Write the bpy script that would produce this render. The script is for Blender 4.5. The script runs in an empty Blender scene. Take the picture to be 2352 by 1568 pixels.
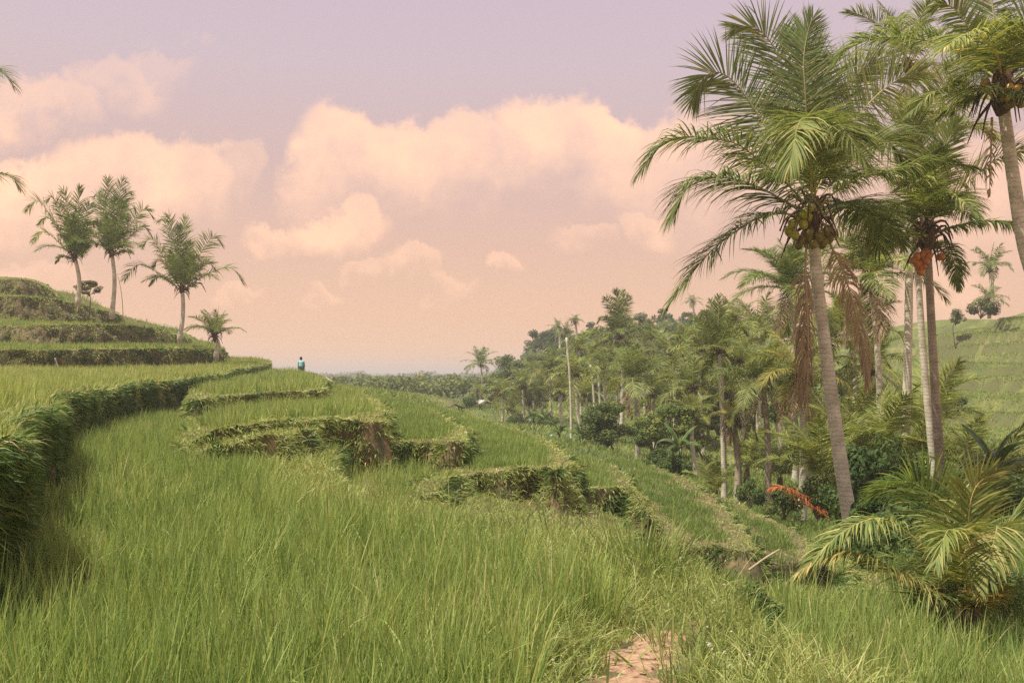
import bpy, math, random
import numpy as np
from mathutils import Vector, Matrix, noise
from mathutils.geometry import delaunay_2d_cdt

random.seed(7)
RNG = np.random.default_rng(11)
SC = bpy.context.scene
COL = SC.collection
K = 2090.0                       # focal length in photo units (photo 2352 units wide)
U0, V0 = 1176.0, 864.0           # principal column and the eye-level row


def P(u, v, Y):
    """World point at depth Y (metres ahead of the camera) that stands at column u, row v of the photo."""
    return np.array([(u - U0) / K * Y, Y, (V0 - v) / K * Y])


# ---------------------------------------------------------------- object helpers
def tag(o, label=None, cat=None, group=None, kind=None):
    if label: o['label'] = label
    if cat: o['category'] = cat
    if group: o['group'] = group
    if kind: o['kind'] = kind
    return o


def thing(name, label, cat, loc, group=None):
    o = bpy.data.objects.new(name, None)
    o.empty_display_size = 0.3
    o.location = loc
    COL.objects.link(o)
    return tag(o, label, cat, group)


def link(name, mesh, parent=None, loc=(0, 0, 0), rot=(0, 0, 0), scale=(1, 1, 1), color=None):
    o = bpy.data.objects.new(name, mesh)
    o.location = loc
    o.rotation_euler = rot
    o.scale = scale
    if color: o.color = color
    COL.objects.link(o)
    if parent is not None: o.parent = parent
    return o


def mesh_np(name, verts, tris, mat=None, tone=None, smooth=False):
    me = bpy.data.meshes.new(name)
    verts = np.asarray(verts, dtype=np.float32).reshape(-1, 3)
    tris = np.asarray(tris, dtype=np.int32).reshape(-1, 3)
    me.vertices.add(len(verts))
    me.vertices.foreach_set('co', verts.ravel())
    me.loops.add(tris.size)
    me.loops.foreach_set('vertex_index', tris.ravel())
    me.polygons.add(len(tris))
    me.polygons.foreach_set('loop_start', np.arange(0, tris.size, 3, dtype=np.int32))
    if smooth:
        me.polygons.foreach_set('use_smooth', np.ones(len(tris), dtype=bool))
    if tone is not None:
        a = me.attributes.new('tone', 'FLOAT', 'POINT')
        a.data.foreach_set('value', np.asarray(tone, dtype=np.float32).ravel())
    me.update(calc_edges=True)
    if mat: me.materials.append(mat)
    return me


class Geo:
    """Collects triangles (with a per-vertex tone) for one mesh."""
    def __init__(s): s.v, s.t, s.a, s.n = [], [], [], 0

    def add(s, v, t, a=0.5):
        v = np.asarray(v, float).reshape(-1, 3)
        t = np.asarray(t, int).reshape(-1, 3)
        s.v.append(v); s.t.append(t + s.n)
        s.a.append(np.full(len(v), a) if np.isscalar(a) else np.asarray(a, float))
        s.n += len(v)

    def tube(s, pts, rad, sides=6, a=0.5, cap=True):
        pts = np.asarray(pts, float); n = len(pts)
        rad = np.broadcast_to(np.asarray(rad, float), (n,))
        T = np.gradient(pts, axis=0); T /= np.linalg.norm(T, axis=1)[:, None] + 1e-9
        ref = np.array([0, 0, 1.0]) if abs(T[:, 2]).mean() < 0.8 else np.array([1.0, 0, 0])
        A = np.cross(T, ref); A /= np.linalg.norm(A, axis=1)[:, None] + 1e-9
        B = np.cross(A, T)
        th = np.arange(sides) / sides * 2 * math.pi
        V = pts[:, None] + rad[:, None, None] * (np.cos(th)[None, :, None] * A[:, None] + np.sin(th)[None, :, None] * B[:, None])
        i = np.arange(n - 1)[:, None] * sides; j = np.arange(sides)[None]; k = (j + 1) % sides
        q = np.stack([i + j, i + k, i + sides + k, i + sides + j], -1).reshape(-1, 4)
        t = np.concatenate([q[:, [0, 1, 2]], q[:, [0, 2, 3]]])
        if cap:
            V = np.concatenate([V.reshape(-1, 3), pts[:1], pts[-1:]])
            c0, c1 = n * sides, n * sides + 1
            jj = np.arange(sides); kk = (jj + 1) % sides
            t = np.concatenate([t, np.stack([np.full(sides, c0), kk, jj], -1),
                                np.stack([np.full(sides, c1), (n - 1) * sides + jj, (n - 1) * sides + kk], -1)])
        s.add(V.reshape(-1, 3), t, a)

    def mesh(s, name, mat, smooth=False):
        return mesh_np(name, np.concatenate(s.v), np.concatenate(s.t), mat, np.concatenate(s.a), smooth)


def catmull(pts, n, closed=False):
    pts = np.asarray(pts, float)
    if closed:
        q = np.vstack([pts[-1], pts, pts[0], pts[1]]); m = len(pts)
    else:
        q = np.vstack([2 * pts[0] - pts[1], pts, 2 * pts[-1] - pts[-2]]); m = len(pts) - 1
    t = np.linspace(0, m, n, endpoint=not closed)
    i = np.minimum(t.astype(int), m - 1); f = (t - i)[:, None]
    a, b, c, d = q[i], q[i + 1], q[i + 2], q[i + 3]
    return 0.5 * (2 * b + (c - a) * f + (2 * a - 5 * b + 4 * c - d) * f ** 2 + (3 * b - a - 3 * c + d) * f ** 3)


def unit(a):
    return a / (np.linalg.norm(a, axis=-1, keepdims=True) + 1e-9)


def blades(geo, p, d, L, w, g, nseg=3, tone=None, rng=RNG, prof=None):
    """Many grass blades / leaflets at once: base p, start direction d, length L, width w, sag g."""
    n = len(p)
    if n == 0: return
    d = unit(np.asarray(d, float)); L = np.broadcast_to(L, (n,)).astype(float); w = np.broadcast_to(w, (n,)).astype(float)
    g = np.broadcast_to(g, (n,)).astype(float)
    r = unit(rng.normal(size=(n, 3))); r[:, 2] *= 0.3
    side = unit(np.cross(d, r))
    cur = p.copy(); rows = []; step = L / nseg
    if prof is None: prof = {1: [1.0], 2: [0.8, 0.9], 3: [0.6, 1.0, 0.7], 4: [.5, 1, .9, .6]}[nseg]
    for k in range(nseg):
        h = side * (w * prof[k] * 0.5)[:, None]
        rows += [cur - h, cur + h]
        cur = cur + d * step[:, None]
        d = d.copy(); d[:, 2] -= g / nseg; d = unit(d)
    rows.append(cur)
    V = np.stack(rows, 1); m = 2 * nseg + 1
    t = []
    for k in range(nseg - 1):
        a = 2 * k
        t += [[a, a + 1, a + 3], [a, a + 3, a + 2]]
    t.append([m - 3, m - 2, m - 1])
    T = np.array(t)[None] + (np.arange(n) * m)[:, None, None]
    if tone is None: tone = rng.random(n)
    geo.add(V.reshape(-1, 3), T.reshape(-1, 3), np.repeat(tone, m))


# ---------------------------------------------------------------- materials
def new_mat(name):
    m = bpy.data.materials.new(name); m.use_nodes = True
    nt = m.node_tree; nt.nodes.clear()
    return m, nt


def N(nt, kind, **kw):
    n = nt.nodes.new(kind)
    for k, v in kw.items():
        if k.startswith('i_'):
            n.inputs[k[2:].replace('_', ' ')].default_value = v
        else:
            setattr(n, k, v)
    return n


def ramp(nt, fac, stops, interp='LINEAR'):
    r = nt.nodes.new('ShaderNodeValToRGB'); r.color_ramp.interpolation = interp
    e = r.color_ramp.elements
    e[0].position, e[0].color = stops[0][0], (*stops[0][1], 1)
    e[1].position, e[1].color = stops[-1][0], (*stops[-1][1], 1)
    for pos, c in stops[1:-1]:
        x = e.new(pos); x.color = (*c, 1)
    nt.links.new(fac, r.inputs[0])
    return r.outputs[0]


def leaf_mat(name, stops, trans=0.35, rough=0.45, spec=0.3, use_obj=True, wobble=0.0, wscale=0.5, tcol=(1.15, 1.1, 0.5)):
    """Leaf: colour from the blade's own tone, tinted by the object's colour; thin, so light comes through."""
    m, nt = new_mat(name)
    at = N(nt, 'ShaderNodeAttribute', attribute_name='tone')
    fac = at.outputs['Fac']
    if wobble > 0:
        tc = N(nt, 'ShaderNodeNewGeometry')
        no = N(nt, 'ShaderNodeTexNoise'); no.inputs['Scale'].default_value = wscale; no.inputs['Detail'].default_value = 3
        nt.links.new(tc.outputs['Position'], no.inputs['Vector'])
        ma = N(nt, 'ShaderNodeMath', operation='MULTIPLY_ADD'); ma.inputs[1].default_value = wobble; 
        sb = N(nt, 'ShaderNodeMath', operation='SUBTRACT'); sb.inputs[1].default_value = 0.5
        nt.links.new(no.outputs['Fac'], sb.inputs[0]); nt.links.new(sb.outputs[0], ma.inputs[0]); nt.links.new(fac, ma.inputs[2])
        fac = ma.outputs[0]
    col = ramp(nt, fac, stops)
    if use_obj:
        oi = N(nt, 'ShaderNodeObjectInfo')
        mx = N(nt, 'ShaderNodeMix', data_type='RGBA', blend_type='MULTIPLY'); mx.inputs[0].default_value = 1
        nt.links.new(col, mx.inputs[6]); nt.links.new(oi.outputs['Color'], mx.inputs[7]); col = mx.outputs[2]
        hs = N(nt, 'ShaderNodeHueSaturation')
        mr = N(nt, 'ShaderNodeMapRange'); mr.inputs[3].default_value = 0.8; mr.inputs[4].default_value = 1.2
        nt.links.new(oi.outputs['Random'], mr.inputs[0]); nt.links.new(mr.outputs[0], hs.inputs['Value']); nt.links.new(col, hs.inputs['Color'])
        col = hs.outputs[0]
    b = N(nt, 'ShaderNodeBsdfPrincipled'); b.inputs['Roughness'].default_value = rough
    b.inputs['Specular IOR Level'].default_value = spec
    nt.links.new(col, b.inputs['Base Color'])
    t = N(nt, 'ShaderNodeBsdfTranslucent')
    tm = N(nt, 'ShaderNodeMix', data_type='RGBA', blend_type='MULTIPLY'); tm.inputs[0].default_value = 1
    tm.inputs[7].default_value = (*tcol, 1)
    nt.links.new(col, tm.inputs[6]); nt.links.new(tm.outputs[2], t.inputs[0])
    mix = N(nt, 'ShaderNodeMixShader'); mix.inputs[0].default_value = trans
    nt.links.new(b.outputs[0], mix.inputs[1]); nt.links.new(t.outputs[0], mix.inputs[2])
    o = N(nt, 'ShaderNodeOutputMaterial'); nt.links.new(mix.outputs[0], o.inputs[0])
    return m


def solid_mat(name, stops, scale=6.0, rough=0.8, bump=0.3, stretch=(1, 1, 1), detail=6, spec=0.2, coord='Object', obj_tint=False):
    m, nt = new_mat(name)
    tc = N(nt, 'ShaderNodeTexCoord'); mp = N(nt, 'ShaderNodeMapping'); mp.inputs['Scale'].default_value = stretch
    nt.links.new(tc.outputs[coord], mp.inputs[0])
    no = N(nt, 'ShaderNodeTexNoise'); no.inputs['Scale'].default_value = scale; no.inputs['Detail'].default_value = detail
    nt.links.new(mp.outputs[0], no.inputs['Vector'])
    col = ramp(nt, no.outputs['Fac'], stops)
    if obj_tint:
        oi = N(nt, 'ShaderNodeObjectInfo')
        mx = N(nt, 'ShaderNodeMix', data_type='RGBA', blend_type='MULTIPLY'); mx.inputs[0].default_value = 1
        nt.links.new(col, mx.inputs[6]); nt.links.new(oi.outputs['Color'], mx.inputs[7]); col = mx.outputs[2]
    b = N(nt, 'ShaderNodeBsdfPrincipled'); b.inputs['Roughness'].default_value = rough
    b.inputs['Specular IOR Level'].default_value = spec
    nt.links.new(col, b.inputs['Base Color'])
    if bump:
        bp = N(nt, 'ShaderNodeBump'); bp.inputs['Strength'].default_value = bump; bp.inputs['Distance'].default_value = 0.03
        nt.links.new(no.outputs['Fac'], bp.inputs['Height']); nt.links.new(bp.outputs[0], b.inputs['Normal'])
    o = N(nt, 'ShaderNodeOutputMaterial'); nt.links.new(b.outputs[0], o.inputs[0])
    return m


def trunk_mat(name, c0, c1):
    m, nt = new_mat(name)
    tc = N(nt, 'ShaderNodeTexCoord')
    sep = N(nt, 'ShaderNodeSeparateXYZ'); nt.links.new(tc.outputs['Object'], sep.inputs[0])
    no = N(nt, 'ShaderNodeTexNoise'); no.inputs['Scale'].default_value = 9; no.inputs['Detail'].default_value = 5
    nt.links.new(tc.outputs['Object'], no.inputs['Vector'])
    ma = N(nt, 'ShaderNodeMath', operation='MULTIPLY_ADD'); ma.inputs[1].default_value = 9.0
    sc = N(nt, 'ShaderNodeMath', operation='MULTIPLY'); sc.inputs[1].default_value = 1.6
    nt.links.new(no.outputs['Fac'], sc.inputs[0]); nt.links.new(sep.outputs['Z'], ma.inputs[0]); nt.links.new(sc.outputs[0], ma.inputs[2])
    fr = N(nt, 'ShaderNodeMath', operation='FRACT'); nt.links.new(ma.outputs[0], fr.inputs[0])
    ringc = ramp(nt, fr.outputs[0], [(0, (0.5, 0.48, 0.45)), (0.14, (0.9, 0.9, 0.88)), (0.8, (1, 1, 1)), (1, (0.72, 0.7, 0.68))])
    n2 = N(nt, 'ShaderNodeTexNoise'); n2.inputs['Scale'].default_value = 3.5; n2.inputs['Detail'].default_value = 7
    nt.links.new(tc.outputs['Object'], n2.inputs['Vector'])
    base = ramp(nt, n2.outputs['Fac'], [(0.3, c0), (0.7, c1)])
    mx = N(nt, 'ShaderNodeMix', data_type='RGBA', blend_type='MULTIPLY'); mx.inputs[0].default_value = 0.75
    nt.links.new(base, mx.inputs[6]); nt.links.new(ringc, mx.inputs[7])
    b = N(nt, 'ShaderNodeBsdfPrincipled'); b.inputs['Roughness'].default_value = 0.85; b.inputs['Specular IOR Level'].default_value = 0.15
    nt.links.new(mx.outputs[2], b.inputs['Base Color'])
    bp = N(nt, 'ShaderNodeBump'); bp.inputs['Strength'].default_value = 0.5; bp.inputs['Distance'].default_value = 0.02
    nt.links.new(ringc, bp.inputs['Height']); nt.links.new(bp.outputs[0], b.inputs['Normal'])
    o = N(nt, 'ShaderNodeOutputMaterial'); nt.links.new(b.outputs[0], o.inputs[0])
    return m


M = {}
M['rice'] = leaf_mat('rice_leaf', [(0, (0.16, 0.245, 0.07)), (0.45, (0.285, 0.378, 0.115)), (0.9, (0.45, 0.49, 0.165)), (0.97, (0.54, 0.50, 0.24)), (1, (0.6, 0.52, 0.30))],
                     trans=0.4, use_obj=True, wobble=0.5, wscale=0.35, tcol=(1.05, 1.05, 0.7), spec=0.2)
M['bank'] = leaf_mat('bank_grass_leaf', [(0, (0.18, 0.255, 0.075)), (0.4, (0.32, 0.38, 0.12)), (0.85, (0.47, 0.49, 0.19)), (0.95, (0.58, 0.53, 0.28)), (1, (0.6, 0.46, 0.26))],
                     trans=0.35, use_obj=False, wobble=0.5, wscale=0.6, tcol=(1.05, 1.05, 0.7), spec=0.2)
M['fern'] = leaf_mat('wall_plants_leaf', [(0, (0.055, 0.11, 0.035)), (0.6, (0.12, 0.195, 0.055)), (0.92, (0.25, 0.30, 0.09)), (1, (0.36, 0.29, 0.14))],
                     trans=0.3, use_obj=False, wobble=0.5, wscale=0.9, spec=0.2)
M['frond'] = leaf_mat('palm_leaf', [(0, (0.098, 0.155, 0.048)), (0.53, (0.192, 0.252, 0.08)), (0.84, (0.39, 0.39, 0.165)), (1, (0.58, 0.50, 0.28))], trans=0.38, rough=0.55, spec=0.25, tcol=(1.1, 1.05, 0.6))
M['frond_dry'] = leaf_mat('palm_leaf_dry', [(0, (0.24, 0.18, 0.11)), (0.7, (0.40, 0.31, 0.20)), (1, (0.52, 0.41, 0.28))], trans=0.3, rough=0.8, spec=0.1, tcol=(1.05, 0.95, 0.75))
M['frond_red'] = leaf_mat('palm_leaf_rust', [(0, (0.36, 0.10, 0.04)), (0.6, (0.52, 0.20, 0.09)), (1, (0.6, 0.36, 0.2))], trans=0.3, rough=0.8, spec=0.1, tcol=(1.1, 0.85, 0.6))
M['tree'] = leaf_mat('tree_leaf', [(0, (0.055, 0.095, 0.03)), (0.5, (0.115, 0.165, 0.05)), (0.9, (0.22, 0.255, 0.085)), (1, (0.32, 0.29, 0.12))], trans=0.3, wobble=0.3, wscale=0.25, spec=0.15, rough=0.6)
M['banana'] = leaf_mat('banana_leaf', [(0, (0.03, 0.075, 0.02)), (0.6, (0.08, 0.15, 0.035)), (1, (0.20, 0.24, 0.06))], trans=0.3, rough=0.35, spec=0.5)
M['trunk'] = trunk_mat('palm_trunk_bark', (0.42, 0.39, 0.305), (0.70, 0.665, 0.54))
M['trunk_d'] = trunk_mat('palm_trunk_bark_dark', (0.24, 0.205, 0.155), (0.46, 0.40, 0.31))
M['bark'] = solid_mat('tree_bark', [(0.3, (0.09, 0.07, 0.05)), (0.7, (0.2, 0.165, 0.12))], 8, stretch=(1, 1, 0.2))
M['fibre'] = solid_mat('palm_fibre', [(0.3, (0.05, 0.035, 0.022)), (0.7, (0.15, 0.10, 0.055))], 14, stretch=(1, 1, 0.15))
M['coco_g'] = solid_mat('coconut_green', [(0.3, (0.13, 0.15, 0.03)), (0.7, (0.28, 0.26, 0.06))], 5, rough=0.4, bump=0.05, spec=0.4, obj_tint=True)
M['coco_o'] = solid_mat('coconut_orange', [(0.3, (0.36, 0.12, 0.03)), (0.7, (0.50, 0.19, 0.05))], 5, rough=0.45, bump=0.05, spec=0.4, obj_tint=True)
# ---------------------------------------------------------------- the land under everything
CTRL = [P(*a) for a in [
    (1660, 1165, 45), (1840, 1210, 38), (1975, 1350, 22), (2165, 1255, 25), (2240, 1440, 11), (1462, 1062, 66), (1312, 1035, 70),
    (1205, 992, 100), (1150, 978, 100), (1040, 940, 120), (1110, 925, 150), (1420, 930, 120), (1300, 885, 190), (1520, 860, 200), (1620, 850, 210),
    (1700, 1030, 75), (1800, 1000, 85), (1900, 985, 90), (2352, 722, 112), (2235, 760, 112), (2600, 690, 112), (2120, 820, 100), (2200, 905, 85), (2310, 1000, 65),
    (2330, 1090, 50), (2020, 910, 110), (2000, 860, 125), (2500, 1060, 52), (2300, 730, 150), (2700, 640, 150),
    (1700, 1110, 55), (1980, 1110, 46), (2100, 1120, 42), (900, 905, 125), (760, 900, 125), (960, 925, 90), (1100, 1000, 62), (1250, 1015, 62)]]
CTRL += [np.array(a, float) for a in [
    (9, 14, -3.5), (14, 12, -3.6), (7, 10, -3.2), (20, 20, -4.6), (2, 1, -3.6), (6, 3, -3.2), (14, 4, -3.4), (-4, 4, -3.5), (-4, 14, -3.5), (0, 18, -3.2), (-6, 24, -3.5),
    (3, 16, -3.6), (6, 18, -5.2), (-3, 32, -4), (4, 34, -5.6), (2, 45, -5.8), (-10, 45, -3.5), (-14, 62, -1.5), (-22, 60, -1), (-30, 62, 0.5), (-38, 75, 2), (-60, 80, 6), (-45, 40, 1.5), (-20, 20, -1.5), (-12, 5, -1.8),
    (-70, 40, 7), (-45, 100, 3), (-40, 130, -6), (-15, 70, -1.2), (-10, 90, -7), (-30, 10, 1), (0, -10, -2.5), (15, -10, -3.5), (-15, -10, -1),
    (0, 260, -14), (-90, 260, -14), (90, 300, -6), (-200, 400, -16), (0, 500, -18), (200, 450, -10), (-300, 900, -20), (300, 900, -20), (0, 2000, -24), (-1500, 2000, -24), (1500, 2000, -24), (0, 5000, -30), (3000, 5000, -30), (-3000, 5000, -30),
    (120, 120, 14), (100, 60, 8), (60, 30, -2), (40, 20, -4.5), (150, 200, 14)]]
CTRL = np.array(CTRL)
# person stands on this bit, and the small hut below it
CTRL = np.vstack([CTRL, [P(690, 874, 64), P(748, 896, 72)]])


def base_z(x, y):
    x = np.asarray(x, float); y = np.asarray(y, float)
    out = np.empty(x.size); xf, yf = x.ravel(), y.ravel()
    for a in range(0, x.size, 40000):
        X = xf[a:a + 40000, None]; Y = yf[a:a + 40000, None]
        d2 = (X - CTRL[None, :, 0]) ** 2 + (Y - CTRL[None, :, 1]) ** 2
        s = (3.0 + 0.06 * np.abs(Y)) ** 2
        w = 1.0 / (d2 + s * 0.08) ** 2
        out[a:a + 40000] = (w * CTRL[None, :, 2]).sum(1) / w.sum(1)
    z = out.reshape(x.shape)
    # the terraced slope on the far right and the steps on the valley floor: risers about 0.9 m
    m = np.clip((x - 20) / 12, 0, 1) * np.clip((y - 40) / 12, 0, 1) * np.clip((170 - y) / 20, 0, 1)
    wob = 0.45 * np.sin(x * 0.16 + 0.7 * np.sin(y * 0.11)) + 0.3 * np.sin(y * 0.21 + x * 0.07)
    h = 1.4; zz = (z + wob) / h; f = zz - np.floor(zz)
    f2 = np.clip((f - 0.72) / 0.28, 0, 1); f2 = f2 * f2 * (3 - 2 * f2)
    zs = (np.floor(zz) + 0.18 * f * (f < 0.72) + 0.18 * 0.72 * (f >= 0.72) * (1 - f2) + f2 * (f >= 0.72)) * h - wob
    return z * (1 - m) + zs * m


M['land'] = solid_mat('valley_land', [(0.3, (0.07, 0.10, 0.03)), (0.5, (0.12, 0.145, 0.04)), (0.64, (0.17, 0.18, 0.055)), (0.75, (0.24, 0.17, 0.09))], 0.35, rough=0.9, bump=0.6, detail=9, coord='Object')
M['mud'] = solid_mat('terrace_earth', [(0.3, (0.06, 0.06, 0.03)), (0.5, (0.11, 0.10, 0.05)), (0.7, (0.24, 0.15, 0.09))], 5.0, rough=0.95, bump=0.6, detail=8, coord='Object')
M['path'] = solid_mat('dry_path_earth', [(0.34, (0.12, 0.07, 0.045)), (0.46, (0.30, 0.19, 0.12)), (0.7, (0.42, 0.28, 0.18))], 18, rough=0.95, bump=0.8, detail=9, coord='Object')

rowsY = np.concatenate([np.linspace(-9, 2, 12), np.geomspace(3, 260, 520), np.geomspace(270, 3500, 50)])
cols = np.linspace(-1.05, 1.05, 430)
gx = cols[None, :] * (rowsY[:, None] + 14)
gy = np.repeat(rowsY[:, None], len(cols), 1)
gz = base_z(gx, gy)
nr, nc = gx.shape
ii = (np.arange(nr - 1)[:, None] * nc + np.arange(nc - 1)[None]).ravel()
tr = np.concatenate([np.stack([ii, ii + 1, ii + nc + 1], -1), np.stack([ii, ii + nc + 1, ii + nc], -1)])
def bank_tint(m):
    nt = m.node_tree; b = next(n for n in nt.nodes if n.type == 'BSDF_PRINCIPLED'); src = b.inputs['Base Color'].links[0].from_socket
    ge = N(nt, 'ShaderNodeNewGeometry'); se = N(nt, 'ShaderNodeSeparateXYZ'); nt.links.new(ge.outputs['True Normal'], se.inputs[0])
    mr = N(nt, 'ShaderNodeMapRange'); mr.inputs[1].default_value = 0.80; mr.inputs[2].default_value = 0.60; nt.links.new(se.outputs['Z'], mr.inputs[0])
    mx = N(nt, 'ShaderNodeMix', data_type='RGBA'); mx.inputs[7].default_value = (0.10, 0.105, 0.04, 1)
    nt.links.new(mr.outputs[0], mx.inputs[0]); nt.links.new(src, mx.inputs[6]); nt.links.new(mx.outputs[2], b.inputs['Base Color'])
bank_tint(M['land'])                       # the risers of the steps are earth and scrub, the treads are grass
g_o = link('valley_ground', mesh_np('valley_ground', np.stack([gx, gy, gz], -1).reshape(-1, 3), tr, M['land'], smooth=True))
tag(g_o, kind='structure')
M['scrub'] = solid_mat('scrub_land', [(0.3, (0.05, 0.07, 0.025)), (0.6, (0.09, 0.115, 0.04)), (0.75, (0.15, 0.13, 0.06))], 0.25, rough=0.95, bump=0.6, detail=9)
g_o.data.materials.append(M['scrub'])
mi = np.zeros(len(tr), np.int32); ty = gy.ravel()[tr[:, 0]]; tx = gx.ravel()[tr[:, 0]]
mi[(ty > 128) & (tx < 28 + 0.0 * ty) | (ty > 185)] = 1
g_o.data.polygons.foreach_set('material_index', mi)

# ---------------------------------------------------------------- terraces: outlines with their own heights
W = lambda x, y, z: np.array([x, y, z], float)
SLABS = []


def slab(name, pts, drop, rice=0.4, edge=0.9, kind='rice', rough=1.0, wallg=1.0):
    ctrl = np.array([P(*p[1:]) if p[0] == 'p' else W(*p[1:]) for p in pts])
    per = np.linalg.norm(np.roll(ctrl, -1, 0) - ctrl, axis=1).sum()
    n = int(np.clip(per / 0.35, 40, 420))
    out = catmull(ctrl, n, closed=True)
    # wobble of the hand-dug edge
    for i, q in enumerate(out):
        v = noise.noise_vector(Vector((q[0] * 0.8, q[1] * 0.8, q[2] * 3))) ; v2 = noise.noise_vector(Vector((q[0] * 2.5, q[1] * 2.5, 7)))
        out[i, 0] += 0.26 * rough * v.x + 0.12 * v2.x; out[i, 1] += 0.26 * rough * v.y + 0.12 * v2.y; out[i, 2] += 0.08 * v2.z + 0.05 * v.z
    area = 0.5 * np.sum(out[:, 0] * np.roll(out[:, 1], -1) - np.roll(out[:, 0], -1) * out[:, 1])
    if area < 0: out = out[::-1].copy()
    SLABS.append(dict(name=name, out=out, ctrl=ctrl, drop=drop, rice=rice, edge=edge, kind=kind, wallg=wallg))


def inside(poly, x, y):
    res = np.zeros(len(x), bool)
    bb = (x >= poly[:, 0].min()) & (x <= poly[:, 0].max()) & (y >= poly[:, 1].min()) & (y <= poly[:, 1].max())
    idx = np.nonzero(bb)[0]
    for a in range(0, len(idx), 20000):
        k = idx[a:a + 20000]; X = x[k, None]; Y = y[k, None]
        x0, y0 = poly[None, :, 0], poly[None, :, 1]; x1, y1 = np.roll(x0, -1, 1), np.roll(y0, -1, 1)
        c = ((y0 > Y) != (y1 > Y)) & (X < (x1 - x0) * (Y - y0) / (y1 - y0 + 1e-12) + x0)
        res[k] = c.sum(1) % 2 == 1
    return res


def top_z(s, x, y):
    c = s['out'][::3]; z = np.empty(len(x))
    for a in range(0, len(x), 30000):
        d2 = (x[a:a + 30000, None] - c[None, :, 0]) ** 2 + (y[a:a + 30000, None] - c[None, :, 1]) ** 2 + 0.02
        w = d2 ** -1.25
        z[a:a + 30000] = (w * c[None, :, 2]).sum(1) / w.sum(1)
    return z


def edge_dist(s, x, y):
    c = s['out']; d = np.empty(len(x))
    for a in range(0, len(x), 20000):
        d2 = (x[a:a + 20000, None] - c[None, :, 0]) ** 2 + (y[a:a + 20000, None] - c[None, :, 1]) ** 2
        d[a:a + 20000] = np.sqrt(d2.min(1))
    return d


p = 'p'; w = 'w'
slab('lower', [(w, -9, 1, -1.55), (w, -9, 12, -1.55), (w, -14, 24, -1.55), (w, -20, 44, -1.45), (p, 510, 925, 50), (p, 560, 925, 48), (w, -9, 40, -1.5), (w, -5, 30, -1.5), (p, 846, 998, 20.2), (w, -3.3, 18, -1.42),
               (w, -3.2, 15.5, -1.5), (w, -2.6, 13.3, -1.52), (w, -1.3, 11.0, -1.55), (w, -0.35, 9.7, -1.55), (w, 0.5, 8.5, -1.55), (w, 1.15, 7.4, -1.55), (w, 1.55, 6.3, -1.55), (w, 1.5, 4.3, -1.55), (w, 1.45, 1, -1.55)], 2.2, 0.325, 0.95)
slab('upper', [(w, -6, 3, -.4), (p, -120, 1035, 5.3), (p, 5, 985, 7.6), (p, 55, 958, 9.2), (p, 120, 938, 12.3), (p, 118, 920, 15.5), (p, 160, 908, 19.5), (p, 330, 881, 31), (p, 508, 860, 44), (p, 530, 852, 50), (p, 570, 845, 56),
               (p, 615, 838, 63), (p, 600, 826, 72), (p, 480, 825, 72), (p, 350, 845, 60), (p, 0, 852, 55), (p, -400, 870, 52), (w, -40, 30, 0), (w, -20, 6, -.3)], 2.2, 0.28, 0.5, kind='mixed', rough=0.3)
slab('third', [(p, -400, 812, 44), (p, 0, 805, 47), (p, 150, 802, 48), (p, 350, 799, 53), (p, 440, 800, 58), (p, 492, 803, 63), (p, 505, 797, 72), (p, 440, 780, 78), (p, 0, 745, 68), (p, -400, 740, 62)], 2.0, 0.3, 0.8)
slab('fourth', [(p, -400, 750, 52), (p, 0, 748, 57), (p, 100, 745, 57), (p, 270, 746, 61), (p, 380, 760, 68), (p, 447, 784, 75), (p, 385, 752, 82), (p, 0, 672, 72), (p, -400, 650, 68)], 2.0, 0.3, 0.9)
slab('fifth', [(p, -400, 676, 62), (p, 0, 680, 66), (p, 100, 684, 67), (p, 200, 702, 71), (p, 276, 724, 76), (p, 205, 694, 86), (p, 100, 665, 82), (p, -400, 640, 78)], 2.2, 0.3, 0.9)
slab('summit', [(p, -400, 640, 69), (p, 0, 642, 72), (p, 65, 644, 72), (p, 110, 664, 75), (p, 138, 684, 78), (p, 95, 650, 86), (p, 0, 636, 92), (p, -400, 630, 90)], 2.4, 0.2, 1.2, kind='bank')
slab('walkers', [(p, 440, 916, 29), (p, 520, 908, 29.5), (p, 600, 904, 30), (p, 690, 899, 30.5), (p, 742, 889, 34), (p, 738, 870, 54), (p, 705, 856, 62.5), (p, 650, 852, 64), (p, 560, 855, 66), (p, 480, 870, 58)], 1.6, 0.32, 0.7)
slab('second_centre', [(p, 425, 1035, 15.3), (p, 470, 1000, 15.4), (p, 540, 977, 15.6), (p, 660, 962, 16.6), (p, 780, 962, 18.4), (p, 868, 963, 19), (p, 886, 950, 22), (p, 876, 925, 33), (p, 815, 899, 48), (p, 745, 888, 58), (p, 600, 890, 50), (p, 480, 935, 33), (p, 440, 985, 21)], 1.6, 0.32, 0.75)
slab('ledge', [(p, 425, 1048, 14.5), (p, 480, 1026, 14.6), (p, 560, 1010, 14.8), (p, 640, 997, 15.4), (p, 705, 990, 16.4), (p, 700, 968, 18), (p, 540, 980, 17), (p, 430, 1008, 16.6)], 0.9, 0.2, 1.0, kind='bank')
slab('bund', [(p, 938, 1130, 14.6), (p, 985, 1102, 16), (p, 1025, 1080, 17.8), (p, 1058, 1078, 17.8), (p, 1034, 1104, 16.2), (p, 992, 1134, 14.6)], 0.8, 0.2, 1.0, kind='bank', rough=0.4)
slab('third_centre', [(p, 835, 1014, 19.8), (p, 900, 1014, 19.6), (p, 960, 1012, 19.6), (p, 1045, 1014, 19.5), (p, 1072, 998, 22), (p, 1042, 968, 31), (p, 985, 940, 43), (p, 905, 916, 60), (p, 830, 905, 60), (p, 800, 930, 40), (p, 820, 975, 28)], 1.6, 0.2, 0.6)
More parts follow.
